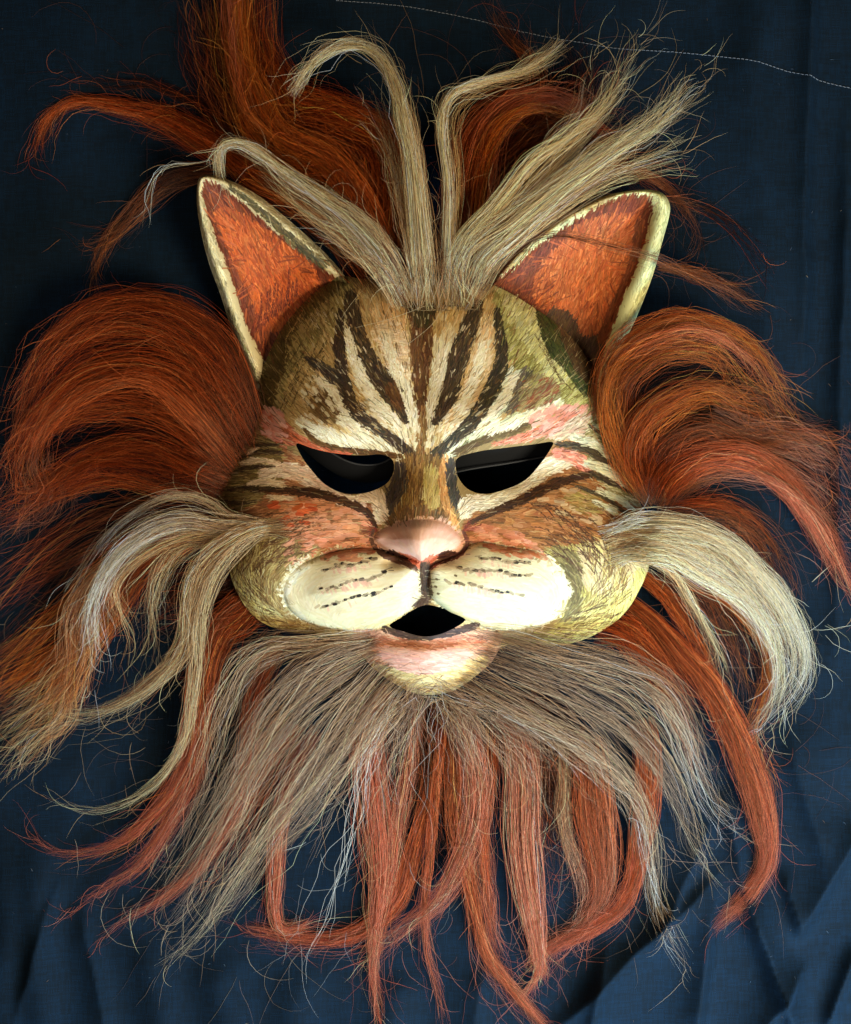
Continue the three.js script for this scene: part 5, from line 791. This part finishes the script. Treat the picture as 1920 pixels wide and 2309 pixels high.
BD('taupe', [[840, 1490, 24, 20], [775, 1545, 31, 32], [700, 1610, 32, 34], [635, 1685, 29, 34], [580, 1770, 24, 30], [525, 1870, 18, 26], [473, 1960, 12, 22], [432, 2040, 8, 18], [368, 2112, 4, 12]], { d: 13, tip: 'taupeLight' });
BD('taupe', [[868, 1516, 22, 20], [815, 1578, 29, 28], [765, 1648, 30, 30], [718, 1716, 28, 28], [665, 1790, 23, 25], [605, 1870, 17, 22], [550, 1950, 12, 20], [495, 2036, 8, 18], [438, 2112, 5, 14], [360, 2182, 3, 12]], { d: 13, tip: 'taupeLight' });
BD('taupeLight', [[900, 1540, 22, 18], [846, 1607, 28, 24], [797, 1679, 29, 26], [750, 1746, 26, 25], [690, 1830, 20, 22], [633, 1905, 14, 18], [577, 1990, 9, 15], [511, 2068, 6, 12], [450, 2124, 4, 9]], { d: 12 });
BD('taupe', [[820, 1450, 20, 24], [730, 1480, 24, 44], [640, 1560, 24, 54], [570, 1660, 20, 54], [510, 1770, 15, 50], [450, 1880, 9, 44]], { d: 4 });
BD('taupe', [[870, 1530, 20, 24], [800, 1610, 24, 40], [730, 1710, 22, 44], [650, 1820, 15, 44], [570, 1930, 9, 40], [500, 2020, 5, 34]], { d: 4 });
BD('taupe', [[700, 1440, 18, 14], [600, 1448, 18, 18], [520, 1470, 15, 24], [470, 1520, 11, 26], [450, 1600, 8, 24]], { d: 5, fly: 0.4 });
BD('silver', [[900, 1560, 22, 8], [860, 1640, 24, 12], [828, 1720, 20, 16], [803, 1845, 14, 20], [762, 1966, 9, 22], [728, 2076, 6, 22], [706, 2175, 5, 20], [687, 2260, 4, 24], [690, 2320, 3, 30]], { d: 2.2, fly: 0.3, wave: 2.5, r: 0.17, label: 'sparse silvery strands hanging down' });
BD('silver', [[480, 1560, 14, 8], [465, 1640, 14, 10], [470, 1720, 12, 10], [455, 1800, 9, 12]], { d: 1.8, fly: 0.4, wave: 3 });
BD('taupe', [[1085, 1424, 24, 14], [1150, 1440, 29, 24], [1240, 1470, 32, 34], [1330, 1495, 32, 40], [1422, 1525, 30, 42], [1495, 1570, 27, 40], [1537, 1630, 24, 34], [1565, 1695, 20, 30], [1588, 1755, 16, 25], [1632, 1838, 10, 16], [1682, 1886, 6, 10]], { d: 14, tip: 'taupeLight', label: 'upper taupe lock on the right' });
BD('taupe', [[1092, 1476, 24, 22], [1160, 1498, 31, 36], [1240, 1530, 33, 42], [1320, 1568, 32, 42], [1407, 1620, 29, 38], [1475, 1690, 24, 32], [1515, 1760, 19, 28], [1545, 1825, 14, 22], [1572, 1905, 10, 15], [1609, 1970, 7, 11], [1652, 2015, 4, 8]], { d: 14, tip: 'taupeLight' });
BD('taupe', [[1050, 1540, 24, 20], [1110, 1570, 30, 32], [1175, 1605, 32, 36], [1245, 1645, 31, 38], [1325, 1692, 28, 36], [1385, 1745, 24, 32], [1430, 1800, 20, 28], [1455, 1865, 15, 24], [1467, 1948, 11, 20], [1473, 2015, 8, 16], [1500, 2096, 6, 16], [1540, 2168, 4, 13], [1530, 2216, 3, 10]], { d: 14, tip: 'taupeLight' });
BD('taupe', [[1070, 1500, 22, 34], [1160, 1545, 26, 54], [1270, 1610, 25, 58], [1370, 1690, 20, 54], [1440, 1780, 14, 46], [1480, 1870, 9, 36]], { d: 4 });
BD('taupe', [[985, 1556, 23, 24], [1050, 1590, 27, 24], [1120, 1622, 26, 24], [1200, 1665, 23, 22], [1270, 1725, 18, 20], [1320, 1800, 12, 18]], { d: 8, fly: 0.25 });
BD('taupeLight', [[1480, 1570, 30, 14], [1530, 1640, 27, 18], [1560, 1720, 22, 18], [1590, 1800, 16, 16], [1630, 1860, 10, 14]], { d: 8, fly: 0.2, tip: 'silver' });
BD('silver', [[1440, 1860, 18, 8], [1462, 1960, 13, 10], [1478, 2030, 10, 10], [1512, 2110, 7, 14], [1545, 2180, 5, 10]], { d: 4, fly: 0.2, wave: 2 });
BD('taupe', [[950, 1560, 22, 40], [945, 1590, 23, 44], [935, 1640, 19, 50], [930, 1700, 14, 56]], { d: 4, fly: 0.4, short: 0.6, spread: 0.5 });
BD('silver', [[960, 1560, 24, 60], [960, 1650, 20, 90], [960, 1760, 15, 110], [960, 1880, 9, 120]], { d: 0.5, fly: 0.8, wave: 3, spread: 0.6, r: 0.13 });

for (const rows of centre) lock(beard, 'taupe', rows, { d: 3, fly: 0.35, spread: 0.6, wave: 1.8, top: true, short: 0.7, rootSpread: 0.15 });
// loose single hairs, too many to count
{
  seed(4242);
  const S = new Strands(), spots = [[300, 250, 220, 'brown'], [560, 150, 160, 'deep'], [1150, 200, 170, 'brown'], [1350, 300, 180, 'tan'], [1540, 560, 130, 'brown'], [1700, 900, 150, 'brown'], [1850, 1150, 120, 'rose'], [120, 1000, 110, 'tan'], [140, 1450, 160, 'tan'], [200, 1650, 160, 'tan'], [330, 1750, 150, 'taupe'], [350, 1950, 200, 'taupe'], [560, 2050, 180, 'taupeLight'], [760, 2000, 150, 'silver'], [760, 1780, 120, 'silver'], [960, 1800, 200, 'silver'], [1130, 2050, 150, 'rose'], [1260, 1850, 140, 'taupe'], [1500, 2000, 140, 'taupe'], [1620, 1900, 130, 'taupe'], [1640, 1500, 120, 'taupe'], [1300, 1700, 150, 'silver'], [650, 1600, 170, 'tan'], [1050, 2150, 200, 'rose'], [1750, 1750, 130, 'brown'], [900, 300, 170, 'tan'], [1790, 1450, 80, 'pale']];
  for (const [cx, cy, r, pal] of spots) for (let k = 0; k < 12; k++) {
    const a = R() * 6.283, q = Math.sqrt(R()) * r, x0 = cx + Math.cos(a) * q, y0 = cy + Math.sin(a) * q, out = Math.atan2(y0 - 1150, x0 - 950), ang = out + G() * 0.9, L = RR(60, 260), turn = G() * 3, pts = [];
    let x = x0, y = y0, h = RR(1, 16), dir = ang; const m = 9, fall = h / m;
    for (let i = 0; i <= m; i++) { pts.push([x, y, Math.max(h, floorAt(x, y))]); dir += turn / m + G() * 0.2; x += Math.cos(dir) * L / m; y += Math.sin(dir) * L / m; h -= fall * 0.8; }
    const c = linear(vary(pick(PAL[pal]), 0.2)); S.add(pts, RR(0.06, 0.1), c, c);
  }
  part(mask, 'loose_hair', S.geometry(), hairMat, 'single stray hairs lying around the mane', 'stuff');
  // hairs lying across the forehead
  const F = new Strands();
  for (const p of [[[905, 640], [862, 730], [850, 800], [862, 845]], [[1000, 660], [985, 720], [930, 770], [880, 800]], [[960, 690], [880, 720], [800, 740]], [[830, 640], [790, 690], [770, 720]], [[1120, 560], [1060, 640], [980, 720]], [[730, 1300], [700, 1380], [680, 1440]]]) {
    const pts = []; for (let i = 0; i <= 12; i++) { const c = cr(p, i / 12), q = onFace(c[0], c[1]); pts.push([q[0], q[1], faceH(q[0], q[1]) + 0.5 + 3 * Math.sin((i / 12) * 3.1)]); }
    const c = linear([206, 178, 130]); F.add(pts, 0.1, c, c);
  }
  part(mask, 'forehead_hair', F.geometry(), hairMat, 'fine straw hairs lying across the forehead', 'stuff');
}
// the hairline's woven edge at the forehead
{
  seed(77);
  const S = new Strands();
  for (let k = 0; k < 150; k++) { const x = RR(908, 1085), y = 690 + 6 * Math.sin((x - 908) / 177 * 3.14) + RR(-12, 6), across = k % 2, pts = []; for (let i = 0; i <= 4; i++) { const px = x + (across ? i * 4 - 8 : G() * 0.6), py = y + (across ? G() * 0.8 : i * 3.4 - 7), q = onFace(px, py); pts.push([q[0], q[1], faceH(q[0], q[1]) + 0.25]); } const c = linear(vary(pick([[150, 128, 92], [96, 78, 54], [186, 160, 116]]), 0.1)); S.add(pts, 0.13, c, c); }
  part(mask, 'hair_net', S.geometry(), hairMat, 'woven net edge at the hairline', 'stuff');
}
// lint on the cloth
{
  seed(909);
  const S = new Strands();
  for (let k = 0; k < 260; k++) { const x = RR(-40, 1960), y = RR(-40, 2350), a = R() * 6.28, L = RR(2, 9), b = G() * 0.8, c = linear(vary(pick([[120, 130, 140], [150, 120, 90], [90, 104, 120]]), 0.2)), pts = []; for (let i = 0; i <= 3; i++) { const px = x + Math.cos(a + b * i / 3) * L * i / 3, py = y + Math.sin(a + b * i / 3) * L * i / 3; pts.push([px, py, clothAt(px, py) + 0.25]); } S.add(pts, RR(0.06, 0.12), c, c); }
  part(cloth, 'lint', S.geometry(), hairMat, 'small pale bits of lint', 'stuff');
}
// a cut bristle lying on the cloth at the right
{
  const S = new Strands(), c = linear([200, 186, 150]), pts = [];
  for (let i = 0; i <= 4; i++) { const x = lerp(1829, 1871, i / 4), y = lerp(1312, 1273, i / 4); pts.push([x, y, clothAt(x, y) + 1.2]); }
  S.add(pts, 0.32, c, c);
  const m = new THREE.Mesh(S.geometry(), hairMat); m.name = 'cut_bristle'; m.castShadow = m.receiveShadow = true;
  m.userData = { label: 'short pale cut bristle lying on the cloth right of the straw tuft', category: 'bristle' }; scene.add(m);
}
console.log('hair triangles', Math.round(triangles));

renderer.render(scene, camera);
